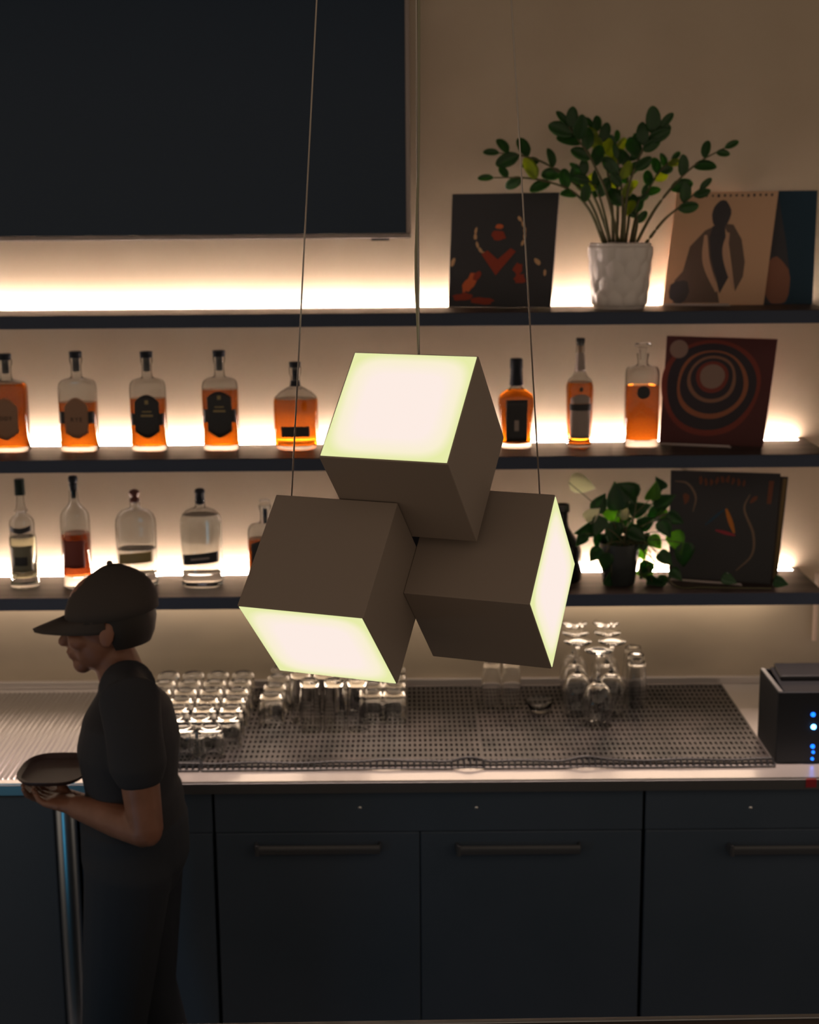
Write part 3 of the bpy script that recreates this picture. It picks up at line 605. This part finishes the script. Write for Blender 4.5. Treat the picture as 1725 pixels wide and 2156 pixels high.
# dark sleeve with a coloured triangle, another just behind it
c = [at(1413, 990, -.02), at(1644, 997, -.03), bl(1622, -.20, S3+e), bl(1408, -.11, S3+e)]
tri = lambda p, q, w_: arc([p, ((p[0]+q[0])/2, (p[1]+q[1])/2), q], w_)
art = [(tri((.53, .66), (.62, .44), .022), 1), (tri((.44, .46), (.63, .42), .016), 2), (tri((.52, .66), (.34, .50), .012), 5), (arc([(.04, .90), (.16, .88), (.24, .76), (.22, .62)], .010), 3), (arc([(.74, .80), (.70, .66), (.80, .44), (.80, .25), (.66, .10)], .012), 3), (blob(.15, .74, .035, .05, 0, 10, .3, 3), 4), (blob(.78, .76, .05, .02, .7, 10, .3, 4), 4), ([(.905, .93), (.95, .93), (.94, .72), (.90, .72)], 4)]
for i in range(9): art.append((blob(.28+.05*i, .915-.015*math.sin(i), .016, .035, .2*math.sin(i*2), 8, .3, 20+i), 4))
tag(prism('record_sleeve', c, .007, None, art=art, mats=[ink((.026, .026, .028)), ink((.30, .10, .015)), ink((.20, .02, .03)), ink((.12, .08, .055)), ink((.10, .035, .02)), ink((.01, .035, .06))]),
    'black record sleeve with an orange and red triangle, behind the trailing plant', 'record', 'record sleeves on show')
c = [at(1440, 990, -.004), at(1660, 1004, -.004), bl(1636, -.160, S3+e), bl(1440, -.065, S3+e)]
tag(prism('record_sleeve', c, .007, None, art=[([(.955, .02), (.955, .98), (.99, .98), (.99, .02)], 1)], mats=[ink((.035, .03, .028)), ink((.11, .075, .03))]),
    'dark sleeve with an ochre edge peeking out behind the triangle record', 'record', 'record sleeves on show')
# clear ledges that hold the sleeves
m_acr = pr('acrylic_pinkish', (.85, .75, .72), .15, Transmission_Weight=.5)
for a, b_, z, lb in (((1395, -.085), (1535, -.115), S1, 'thin clear record ledge in front of the tan sleeve'), ((1392, -.115), (1537, -.175), S2, 'thin clear record ledge in front of the ringed sleeve'), ((1395, -.14), (1560, -.215), S3, 'thin clear record ledge below the triangle sleeve')):
    bm = bmesh.new(); A, B = bl(a[0], a[1], z), bl(b_[0], b_[1], z); ctr = (A+B)/2; A2, B2 = A-ctr, B-ctr
    tube(bm, [A2+Vector((0, 0, .004)), B2+Vector((0, 0, .004))], .0035, 10); box(bm, -.004, .004, 0, .02, .0, .003, M=Matrix.Translation(B2)); box(bm, -.004, .004, 0, .02, 0, .003, M=Matrix.Translation(A2))
    tag(fin('record_ledge', bm, m_acr, smooth=False, loc=ctr+Vector((0, 0, .0005))), lb, 'stand')

# ---------------------------------------------------------------- plants
def leaf(bm, base, d, up, L, Wd, mi=0, heart=False, curl=.15):
    d = d.normalized(); s = d.cross(up)
    if s.length < 1e-4: s = Vector((1, 0, 0))
    s.normalize(); n_ = s.cross(d); n = 7
    pr_ = [(0, .06), (.12, .55), (.3, .92), (.5, 1), (.7, .92), (.87, .66), (.96, .36), (1, .05)] if not heart else [(0, .35), (.06, .78), (.22, 1), (.42, .93), (.64, .66), (.84, .3), (1, .02)]
    rows_ = []
    for u, ww in pr_:
        c_ = base+d*L*u-n_*L*curl*u*u; h = Wd/2*ww
        rows_.append([bm.verts.new(c_+s*h*k_+n_*abs(k_)*h*.35) for k_ in (-1, -.5, 0, .5, 1)])
    for a, b_ in zip(rows_, rows_[1:]):
        for i in range(4): bm.faces.new((a[i], a[i+1], b_[i+1], b_[i])).material_index = mi
def solid(o, th=.0008):
    s = o.modifiers.new('thickness', 'SOLIDIFY'); s.thickness = th; return o
# ZZ plant
pc = bl(1304, -.15, S1)
t = thing('potted_zz_plant', 'leafy green plant with arching stems in a scalloped white pot, top shelf', 'plant', (pc.x, pc.y, S1+.0005))
ptop = at(1304, 512, -.15).z-S1
bm = bmesh.new(); N = 96; NZ = 54; rr = []
def potr(f): return .067+.0125*f**.9+(.004*max(0, (f-.5)))
for j in range(NZ+1):
    f = j/NZ; ring = []
    for i in range(N):
        a = 2*PI*i/N; v_ = f*4.2; row = math.floor(v_); best = 0
        for r_ in (row-1, row, row+1):
            ac = (a/(2*PI)*10+(r_ % 2)*.5); du = (ac-round(ac))*2; dv = (v_-r_-.5)/.80
            q = du*du*.9+dv*dv
            if q < 1: best = max(best, math.sqrt(1-q)*.0095)
        r = potr(f)+(best if .04 < f < .96 else .002)
        ring.append((r*math.cos(a), r*math.sin(a), f*ptop))
    rr.append(ring)
rr.append([(.076*math.cos(2*PI*i/N), .076*math.sin(2*PI*i/N), ptop) for i in range(N)])
rr.append([(.074*math.cos(2*PI*i/N), .074*math.sin(2*PI*i/N), ptop*.88) for i in range(N)])
rings(bm, rr); fin('pot', bm, m_cer, t, smooth=True, autos=60)
bm = bmesh.new(); lathe(bm, [(ptop*.885, .073), (ptop*.90, .06), (ptop*.91, .02)], 24); fin('soil', bm, m_soil, t)
st = [([(1272, 512), (1240, 440), (1196, 398), (1120, 376), (1040, 374)], -.02, .30, 9, 40), ([(1277, 512), (1245, 430), (1207, 385), (1150, 345), (1100, 328), (1052, 322)], .03, .36, 9, 42),
      ([(1284, 510), (1262, 440), (1244, 400), (1232, 372)], .05, .5, 5, 34), ([(1303, 510), (1278, 410), (1245, 335), (1218, 295), (1196, 264)], -.03, .42, 8, 44),
      ([(1292, 510), (1288, 420), (1276, 340), (1266, 300), (1250, 272)], .03, .40, 8, 38), ([(1312, 510), (1322, 405), (1345, 335), (1366, 295), (1390, 268)], -.03, .40, 9, 46),
      ([(1299, 510), (1301, 410), (1294, 340), (1298, 300)], .05, .25, 10, 36), ([(1328, 510), (1345, 440), (1372, 388), (1392, 358), (1414, 337)], .04, .35, 8, 34),
      ([(1341, 510), (1380, 440), (1430, 378), (1478, 338), (1526, 312)], .00, .40, 6, 40), ([(1360, 512), (1398, 464), (1436, 432), (1474, 398)], -.04, .55, 4, 38),
      ([(1318, 510), (1326, 440), (1322, 370), (1334, 308)], .05, .3, 10, 36), ([(1286, 510), (1270, 440), (1254, 395), (1222, 362)], .00, .5, 6, 34), ([(1308, 510), (1312, 450), (1308, 385), (1300, 335)], -.02, .3, 9, 38),
      ([(1335, 510), (1342, 470), (1338, 440), (1352, 410)], .01, .3, 6, 30)]
org = Vector(t.location)
for si, (pp, dy, s0, nl, ll) in enumerate(st):
    rnd = random.Random(si+3); pts = []
    for k, (a, b_) in enumerate(pp):
        f = k/(len(pp)-1); pts.append(at(a, b_, -.15+dy*(.5+f)+.0)-org)
    sm = smoothpath(pts, 8); n = len(sm)
    bm = bmesh.new(); tube(bm, sm, [.0045*(1-.65*i/n) for i in range(n)], 8); s_ = fin('stem', bm, m_stem, t, smooth=True)
    bm = bmesh.new()
    nl = max(3, round(nl*.82))
    for k in range(nl):
        f = s0+(1-s0)*(k+.3)/nl; i = min(n-2, int(f*(n-1))); p = sm[i]; tg = (sm[i+1]-sm[max(i-1, 0)]).normalized()
        side = 1 if k % 2 else -1; perp = Vector((-tg.z, 0, tg.x))*side
        d = tg*.75+perp*.75+Vector((0, rnd.uniform(-.5, .5), .25))
        mi = 1 if (si in (2, 4, 6, 10, 11, 12) and rnd.random() < .42) or rnd.random() < .08 else 0
        L = ll/745*rnd.uniform(.85, 1.25)*(1 if f < .9 else .8)
        leaf(bm, p, d, Vector((rnd.uniform(-.6, .6), -1, rnd.uniform(-.2, .7))), L, L*.56, mi, curl=rnd.uniform(.0, .25))
    leaf(bm, sm[-1], (sm[-1]-sm[-3]), Vector((.2, -1, .3)), ll/745*.8, ll/745*.35, 0)
    solid(fin('leaves', bm, [m_leaf, m_leaf2], s_, smooth=True))
# pothos
pc = bl(1303, -.17, S3); t = thing('trailing_pothos', 'bushy trailing plant with heart-shaped leaves in a dark pot, lowest shelf', 'plant', (pc.x, pc.y, S3+.0005)); org = Vector(t.location)
bm = bmesh.new(); lathe(bm, [(0, .043), (.004, .046), (.11, .056), (.118, .056), (.118, .051), (.10, .05)], 36); fin('pot', bm, pr('pot_dark', (.03, .035, .035), .4), t, smooth=True, autos=50)
bm = bmesh.new(); lathe(bm, [(.101, .0495), (.108, .03)], 20); fin('soil', bm, m_soil, t)
LV = [(1222, 1020, -10, 62, 1), (1262, 1062, 60, 46, 0), (1245, 1085, 40, 40, 1), (1300, 1050, 100, 62, 0), (1325, 1035, 140, 60, 0), (1318, 1072, 30, 52, 1), (1345, 1070, 20, 50, 0), (1290, 1085, 160, 50, 2), (1235, 1115, 200, 50, 0),
      (1260, 1105, 250, 48, 0), (1290, 1120, 270, 56, 0), (1320, 1110, 300, 50, 0), (1340, 1125, 330, 46, 0), (1360, 1100, 30, 44, 0), (1375, 1035, 75, 48, 2), (1395, 1055, 20, 52, 0), (1385, 1085, 350, 48, 0), (1400, 1110, 300, 44, 0),
      (1265, 1140, 260, 46, 0), (1300, 1150, 280, 52, 0), (1330, 1150, 250, 50, 0), (1350, 1160, 290, 40, 2), (1225, 1135, 240, 34, 0), (1380, 1140, 310, 38, 2), (1395, 1085, 200, 34, 2), (1365, 1180, 250, 46, 0), (1375, 1205, 220, 40, 2),
      (1275, 1180, 265, 44, 0), (1310, 1185, 275, 50, 0), (1335, 1200, 260, 46, 0), (1285, 1215, 260, 40, 0), (1320, 1225, 250, 38, 0), (1362, 1230, 300, 46, 0), (1425, 1140, 290, 52, 2), (1440, 1165, 280, 60, 0), (1400, 1175, 320, 40, 0),
      (1420, 1090, 330, 40, 0), (1412, 1200, 320, 34, 0), (1385, 1235, 10, 30, 0), (1255, 1165, 240, 40, 0), (1355, 1140, 60, 40, 0), (1390, 1020, 120, 36, 0), (1520, 1215, 340, 34, 0), (1630, 1222, 290, 34, 0)]
bm = bmesh.new(); bs = bmesh.new(); rnd = random.Random(5); root = Vector((0, 0, .105))
for k, (a, b_, ang, sz, mi) in enumerate(LV):
    Y = -.17+rnd.uniform(-.06, .04) if a < 1400 else -.235
    if a > 1500: Y = -.27
    if a < 1262: Y = -.225
    if k == 0: Y = -.055
    p = at(a, b_, Y)-org; L = sz/760; A = R(ang)
    if p.z < .012: p.z = .012
    dv = Vector((math.cos(A), rnd.uniform(-.5, .2), math.sin(A))); 
    if p.z+dv.z*L*.7 < .004: dv.z = max(dv.z, -.05)
    leaf(bm, p-dv*L*.4 if p.z > .06 else p, dv, Vector((rnd.uniform(-.4, .4), -1, rnd.uniform(-.3, .6))), L, L*.78, mi, heart=True, curl=rnd.uniform(.0, .2) if p.z > .05 else 0)
    if a < 1500:
        q = p-dv*L*.4; 
        if q.z < .01: q.z = .01
        r0 = root+Vector((rnd.uniform(-.03, .03), rnd.uniform(-.03, .03), 0)); mid = (r0+q)/2+Vector((0, -.02, .02+.03*(q.z < .1)))
        tube(bs, smoothpath([r0, mid, q], 5), .0015, 6)
v_ = [at(1425, 1205, -.235)-org, at(1480, 1215, -.25)-org, at(1560, 1228, -.262)-org, at(1625, 1232, -.27)-org]
for q in v_: q.z = .006
tube(bs, smoothpath([Vector((.045, -.02, .115)), (v_[0]+Vector((.045, -.02, .13)))/2]+v_, 6), .0018, 6)
solid(fin('leaves', bm, [m_poth, m_pothl, leafmat('pothos_mid_leaf', (.06, .18, .02), (.25, .5, .03), .5)], t, smooth=True)); fin('vines', bs, m_stem, t, smooth=True)

# ---------------------------------------------------------------- pendant lamp of three cubes
RM = Matrix(((0.93956, 0.23613, 0.24792), (-0.34232, 0.66137, 0.66739), (-0.00638, -0.71192, 0.70223)))   # columns: across, inward, up
av, cv, bv = RM.col[0].copy(), RM.col[1].copy(), RM.col[2].copy(); s = .2045
OR = [Vector((-.13551, -2.03315, 1.89445)), Vector((-.26095, -2.06421, 1.67418))-bv*.0*s, Vector((-.01105, -1.97388, 1.66605))]
OR[1] = OR[0]+s*(av*-.517+cv*.522+bv*-1.010); OR[2] = OR[0]+s*(av*.484+cv*1.115+bv*-.440)
def lampface():
    m = bpy.data.materials.new('lamp_diffuser'); m.use_nodes = True; nt = m.node_tree; nt.nodes.clear()
    tc = nt.nodes.new('ShaderNodeTexCoord'); sp = nt.nodes.new('ShaderNodeSeparateXYZ'); nt.links.new(tc.outputs['UV'], sp.inputs[0])
    def ma(op, a, b=None, v=None):
        n_ = nt.nodes.new('ShaderNodeMath'); n_.operation = op
        nt.links.new(a, n_.inputs[0])
        if b is not None: nt.links.new(b, n_.inputs[1])
        if v is not None: n_.inputs[1].default_value = v
        return n_.outputs[0]
    ex = [ma('ABSOLUTE', ma('SUBTRACT', sp.outputs[i], v=.5)) for i in (0, 1)]
    p4 = ma('ADD', ma('POWER', ex[0], v=5.0), ma('POWER', ex[1], v=5.0)); e5 = ma('POWER', p4, v=.2)
    cr = nt.nodes.new('ShaderNodeValToRGB'); nt.links.new(e5, cr.inputs[0]); el = cr.color_ramp.elements
    el[0].position = .30; el[0].color = (.985, .845, .775, 1); el[1].position = .50; el[1].color = (.80, .84, .40, 1)
    q = el.new(.43); q.color = (.95, .87, .64, 1)
    em = nt.nodes.new('ShaderNodeEmission'); nt.links.new(cr.outputs[0], em.inputs[0]); em.inputs[1].default_value = LAMP_STRENGTH
    o = nt.nodes.new('ShaderNodeOutputMaterial'); nt.links.new(em.outputs[0], o.inputs[0]); return m
m_lf = lampface()
lamp = thing('pendant_lamp', 'pendant lamp of three cubes with one glowing face each on thin cables', 'lamp', tuple(OR[0]))
base = OR[0]
def cube_shade(o0, face):
    w_ = .0022; c = [o0+av*s*i+cv*s*j+bv*s*k-base for i in (0, 1) for j in (0, 1) for k in (0, 1)]
    bm = bmesh.new(); V = [bm.verts.new(p) for p in c]; ix = lambda i, j, k: V[i*4+j*2+k]
    fs = {'front': ((0,0,0),(1,0,0),(1,0,1),(0,0,1)), 'back': ((0,1,0),(0,1,1),(1,1,1),(1,1,0)), 'left': ((0,0,0),(0,0,1),(0,1,1),(0,1,0)), 'right': ((1,0,0),(1,1,0),(1,1,1),(1,0,1)), 'bottom': ((0,0,0),(0,1,0),(1,1,0),(1,0,0)), 'top': ((0,0,1),(1,0,1),(1,1,1),(0,1,1))}
    for k, f in fs.items():
        fc = bm.faces.new([ix(*q) for q in f])
    sh = fin('cube_shade', bm, m_lampbody, lamp, bevel=.0015)
    f = fs[face]; P = [o0+av*s*q[0]+cv*s*q[1]+bv*s*q[2]-base for q in f]; ctr = sum(P, Vector())/4
    nrm = {'front': -cv, 'right': av, 'bottom': -bv}[face]; bm = bmesh.new()
    a = [bm.verts.new(ctr+(p-ctr)*.975+nrm*.0012) for p in P]; b_ = [bm.verts.new(ctr+(p-ctr)*.975-nrm*.001) for p in P]
    fc = bm.faces.new(a); uvl = bm.loops.layers.uv.new('UVMap')
    for l, uv_ in zip(fc.loops, ((0, 0), (1, 0), (1, 1), (0, 1))): l[uvl].uv = uv_
    for i in range(4):
        g = bm.faces.new((a[i], b_[i], b_[(i+1) % 4], a[(i+1) % 4]))
        for l in g.loops: l[uvl].uv = (0, .5)
    d = fin('diffuser', bm, m_lf, sh); d['label'] = 'glowing cream face of the cube'
cube_shade(OR[0], 'front'); cube_shade(OR[1], 'bottom'); cube_shade(OR[2], 'right')
jc = at(872, 1150, -1.845)-base; bm = bmesh.new(); box(bm, -.022, .022, -.016, .016, -.03, .03, M=Matrix.Translation(jc) @ RM.to_4x4()); fin('joint_bracket', bm, m_black, lamp, bevel=.002)
def cable(p0, px, Ytop, r_, m, nm='cable'):
    q = at(px, 0, Ytop); p0 = Vector(p0); d = q-p0; e_ = p0+d*((3.295-p0.z)/d.z); bm = bmesh.new(); tube(bm, [p0-base, e_-base], r_, 8); fin(nm, bm, m, lamp, smooth=True); return e_
def face_pt(o0, u, v_): return o0+bv*s+av*s*u+cv*s*v_       # a point on the top face
def anchor(cube, px):      # along the middle of the upper face, at the column seen
    lo, hi = -.2, 1.2
    for _ in range(40):
        m = (lo+hi)/2; p = face_pt(OR[cube], m, .03)-CAM
        if CX+FPX*p.dot(_r)/p.dot(_f) < px: lo = m
        else: hi = m
    return face_pt(OR[cube], m, .03)
e1 = cable(anchor(1, 614), 667, anchor(1, 614).y, .0013, m_cable)
e2 = cable(anchor(2, 1137), 1077, anchor(2, 1137).y, .0013, m_cable)
e3 = cable(anchor(0, 882), 877, anchor(0, 882).y, .0018, m_cable)
a3 = anchor(0, 882); pts = [a3+Vector((.0, .002, 0)), at(880, 690, a3.y), at(876, 560, a3.y), at(881, 350, a3.y), at(882, 150, a3.y), at(882, 0, a3.y), at(881, -150, a3.y)]
pts.append(Vector((pts[-1].x, a3.y, 3.29)))
bm = bmesh.new(); tube(bm, smoothpath([p-base for p in pts], 6), .0021, 8); fin('power_cord', bm, m_cord, lamp, smooth=True)
bm = bmesh.new(); bc = at(882, 560, a3.y)-base
lathe(bm, [(3.25-base.z, .10), (3.298-base.z, .10)], 32, (e3.x-base.x, e3.y-base.y, 0)); fin('ceiling_plate', bm, m_black, lamp)

# ---------------------------------------------------------------- the person
PB = Vector((at(285, 1750, -1.10).x, -1.10, 0))
per = thing('person', 'person in black cap and dark T-shirt facing left, carrying a tray', 'person', tuple(PB))
def P3(x, y, Y): return at(x, y, Y)-PB
def cap_tube(bm, pts, rad, n=16, side=(0, 1, 0)):
    """limb with rounded ends"""
    pts = [Vector(p) for p in pts]; rad = [(r, r) if not isinstance(r, (tuple, list)) else r for r in rad]
    def ext(p, q, r):
        d = (p-q).normalized(); m_ = min(r); return [(p+d*m_*.9, (r[0]*.25, r[1]*.25)), (p+d*m_*.6, (r[0]*.75, r[1]*.75))]
    a = ext(pts[0], pts[1], rad[0]); b_ = ext(pts[-1], pts[-2], rad[-1])
    P_ = [x for x, _ in a]+pts+[x for x, _ in b_[::-1]]; R_ = [r for _, r in a]+rad+[r for _, r in b_[::-1]]
    tube(bm, P_, R_, n, side=side)
def remesh(o, v=.005, it=4):
    m = o.modifiers.new('remesh', 'REMESH'); m.mode = 'VOXEL'; m.voxel_size = v; m.use_smooth_shade = True
    if it: q = o.modifiers.new('smooth', 'SMOOTH'); q.iterations = it; q.factor = .5
NY, FY = -1.27, -.94            # near and far shoulder depth
hipc = P3(285, 1745, -1.10); chest = P3(272, 1560, -1.10); shc = P3(268, 1455, -1.10); neck0 = P3(258, 1425, -1.10); neck1 = P3(238, 1372, -1.10)
hc = P3(226, 1312, -1.10)
sh_n, sh_f = P3(272, 1466, NY), P3(266, 1466, FY)
el_n, el_f = P3(308, 1748, NY-.03), P3(255, 1735, FY+.0)
wr_n, wr_f = P3(160, 1698, NY+.07), P3(140, 1684, FY-.10)
bm = bmesh.new()
cap_tube(bm, [hipc, (hipc+chest)/2+Vector((-.01, 0, 0)), chest, shc+Vector((0, 0, -.02))], [(.125, .08), (.115, .072), (.14, .085), (.085, .05)], 24)
cap_tube(bm, [neck0+Vector((.01, 0, -.03)), neck1], [.055, .048])
# head: skull, jaw, nose, brow, lips, chin, ears
def ell(c_, a, b_, c2, rot=0):
    Mx = Matrix.Translation(c_) @ Matrix.Rotation(rot, 4, 'Y') @ Matrix.Diagonal((a, b_, c2, 1)); bmesh.ops.create_uvsphere(bm, u_segments=24, v_segments=16, radius=1, matrix=Mx)
tilt = R(-8)
HM = Matrix.Translation(hc) @ Matrix.Rotation(tilt, 4, 'Y')
H = lambda x, y, z: HM @ Vector((x, y, z))
ell(H(.012, 0, .028), .094, .073, .088); ell(H(-.028, 0, -.035), .058, .056, .068, tilt); ell(H(-.070, 0, -.082), .022, .026, .022); ell(H(-.066, 0, -.046), .026, .032, .034)
cap_tube(bm, [H(-.080, 0, .004), H(-.093, 0, -.014), H(-.103, 0, -.027)], [.010, .011, .013], 10); ell(H(-.076, 0, .010), .015, .042, .010)
ell(H(-.088, 0, -.051), .013, .024, .007); ell(H(-.086, 0, -.062), .012, .021, .007)
for q in (-1, 1): ell(H(.012, q*.074, -.008), .017, .007, .030, R(10)); ell(H(-.075, q*.030, -.002), .012, .013, .010); ell(H(-.058, q*.038, -.02), .026, .022, .022)
for sh, el, wr in ((sh_n, el_n, wr_n), (sh_f, el_f, wr_f)):
    cap_tube(bm, [sh+(el-sh)*.08, sh*.5+el*.5, el], [.044, .043, .037]); cap_tube(bm, [el, el*.6+wr*.4, wr], [.038, .037, .026])
# hands: palm, thumb and four bent fingers closed under and over the tray rim
def hand(wr, palm_to, sgn):
    d = (palm_to-wr).normalized(); yv = Vector((0, sgn, 0)); up = Vector((0, 0, 1))
    cap_tube(bm, [wr, wr+d*.04, palm_to], [(.026, .020), (.038, .015), (.040, .013)], 12)
    for k, (off, L) in enumerate(((-.030, .060), (-.010, .068), (.010, .064), (.029, .050))):
        b0 = palm_to+yv*off; k1 = b0+d*L*.45+up*-.004; k2 = k1+d*L*.33+up*.003; k3 = k2+d*L*.14+up*.010
        cap_tube(bm, [b0-d*.012, k1, k2, k3], [.0095, .0088, .0080, .0072], 8)
    t0 = wr+d*.022-yv*.028; t1 = t0+d*.028-yv*.016+up*.018; t2 = t1+d*.026+up*.012+yv*.004
    cap_tube(bm, [t0, t1, t2], [.012, .0100, .0088], 8)
hand(wr_n, P3(120, 1684, NY+.09), -1); hand(wr_f, P3(100, 1672, FY-.13), 1)
for sy in (-.09, .09):
    hp = hipc+Vector((0, sy, -.02)); kn = Vector((-.03+sy*.2, sy*1.1, .46)); an = Vector((.02+sy*.5, sy*1.2, .08))
    cap_tube(bm, [hp+Vector((0, 0, -.07)), hp*.5+kn*.5, kn], [.080, .075, .055]); cap_tube(bm, [kn, kn*.6+an*.4, an], [.055, .055, .038]); cap_tube(bm, [an+Vector((.02, 0, -.03)), an+Vector((-.13, 0, -.045))], [(.04, .035), (.042, .028)])
body = fin('body', bm, m_skin, per, smooth=True); remesh(body, .0045, 3)
bm = bmesh.new()
cap_tube(bm, [hipc+Vector((0, 0, -.02)), hipc+Vector((0, 0, .09)), (hipc+chest)/2, chest, shc+Vector((0, 0, -.045)), shc+Vector((-.005, 0, .005))], [(.165, .118), (.158, .108), (.148, .100), (.172, .112), (.160, .095), (.09, .06)], 28)
for sh, el in ((sh_n, el_n), (sh_f, el_f)):
    cap_tube(bm, [sh+(shc-sh)*.55+Vector((0, 0, .012)), sh, sh*.72+el*.28, sh*.48+el*.52], [.064, .066, .060, .062], 20)
shirt = fin('t_shirt', bm, m_shirt, per, smooth=True); remesh(shirt, .007, 6)
bm = bmesh.new(); cap_tube(bm, [hipc+Vector((0, 0, .03)), hipc+Vector((0, 0, -.06))], [(.165, .118), (.168, .120)], 24)
for sy in (-.09, .09):
    hp = hipc+Vector((0, sy, -.05)); kn = Vector((-.03+sy*.2, sy*1.1, .46)); an = Vector((.02+sy*.5, sy*1.2, .10)); cap_tube(bm, [hp, kn, an], [.098, .072, .062], 18)
tr = fin('trousers', bm, m_denim, per, smooth=True); remesh(tr, .008, 4)
for sy in (-.09, .09):
    an = Vector((.02+sy*.5, sy*1.2, .05)); bm = bmesh.new(); cap_tube(bm, [an+Vector((.035, 0, -.005)), an+Vector((-.05, 0, -.008)), an+Vector((-.14, 0, -.014))], [(.044, .042), (.045, .038), (.042, .030)], 14)
    o = fin('shoe', bm, m_blackgl, per, smooth=True)
# cap: dome, brim, button; hair below it
bm = bmesh.new(); dome = []
for j in range(9):
    a = R(90)*j/8; z = math.sin(a); rr_ = math.cos(a); dome.append((z, rr_))
rings(bm, [[HM @ Vector((.014+.104*r_*math.cos(2*PI*i/32)+.018*z, .084*r_*math.sin(2*PI*i/32), .022+.100*z**.9+.008*max(0, z-.9)*10)) for i in range(32)] for z, r_ in dome if r_ > .01]); cp = fin('cap', bm, m_cap, per, smooth=True)
bm = bmesh.new(); G = []
for i in range(13):
    a = R(90)+R(180)*i/12; G.append([bm.verts.new(HM @ Vector((.014+(.100+.078*k*(max(0, -math.cos(a)))**.6)*math.cos(a), .080*math.sin(a)*(1-.08*k), .026-.018*k-.012*math.sin(a)**2*k))) for k in (0, .35, .7, 1)])
for a, b_ in zip(G, G[1:]):
    for k in range(3): bm.faces.new((a[k], b_[k], b_[k+1], a[k+1]))
br = fin('brim', bm, m_cap, cp, smooth=True); solid(br, .004)
bm = bmesh.new(); bmesh.ops.create_uvsphere(bm, u_segments=12, v_segments=8, radius=.007, matrix=Matrix.Translation(HM @ Vector((.030, 0, .131)))); fin('button', bm, m_cap, cp, smooth=True)
bm = bmesh.new()
rings(bm, [[HM @ Vector((.030+a_*math.cos(R(-100)+R(200)*i/16), b_*math.sin(R(-100)+R(200)*i/16), z)) for i in range(17)]+[HM @ Vector((.030+(a_-.02)*math.cos(R(100)-R(200)*i/16), (b_-.02)*math.sin(R(100)-R(200)*i/16), z)) for i in range(17)] for z, a_, b_ in ((.03, .079, .078), (0, .079, .076), (-.03, .070, .066), (-.05, .058, .055))])
fin('hair', bm, m_hair, per, smooth=True, autos=50)
# tray held in the hands
a = at(112, 1636, -1.14); tray = thing('serving_tray', 'small dark tray held level in the person\'s hands', 'tray', (a.x, -1.12, a.z+.002))
bm = bmesh.new(); N = 40
rings(bm, [sect(rx, rx*1.2, 3, N, z) for z, rx in ((0, .066), (.002, .070), (.011, .077), (.013, .077), (.013, .075), (.005, .068), (.004, .06))]); fin('tray_body', bm, pr('tray_brown', (.045, .022, .02), .5), tray, smooth=True, autos=40)
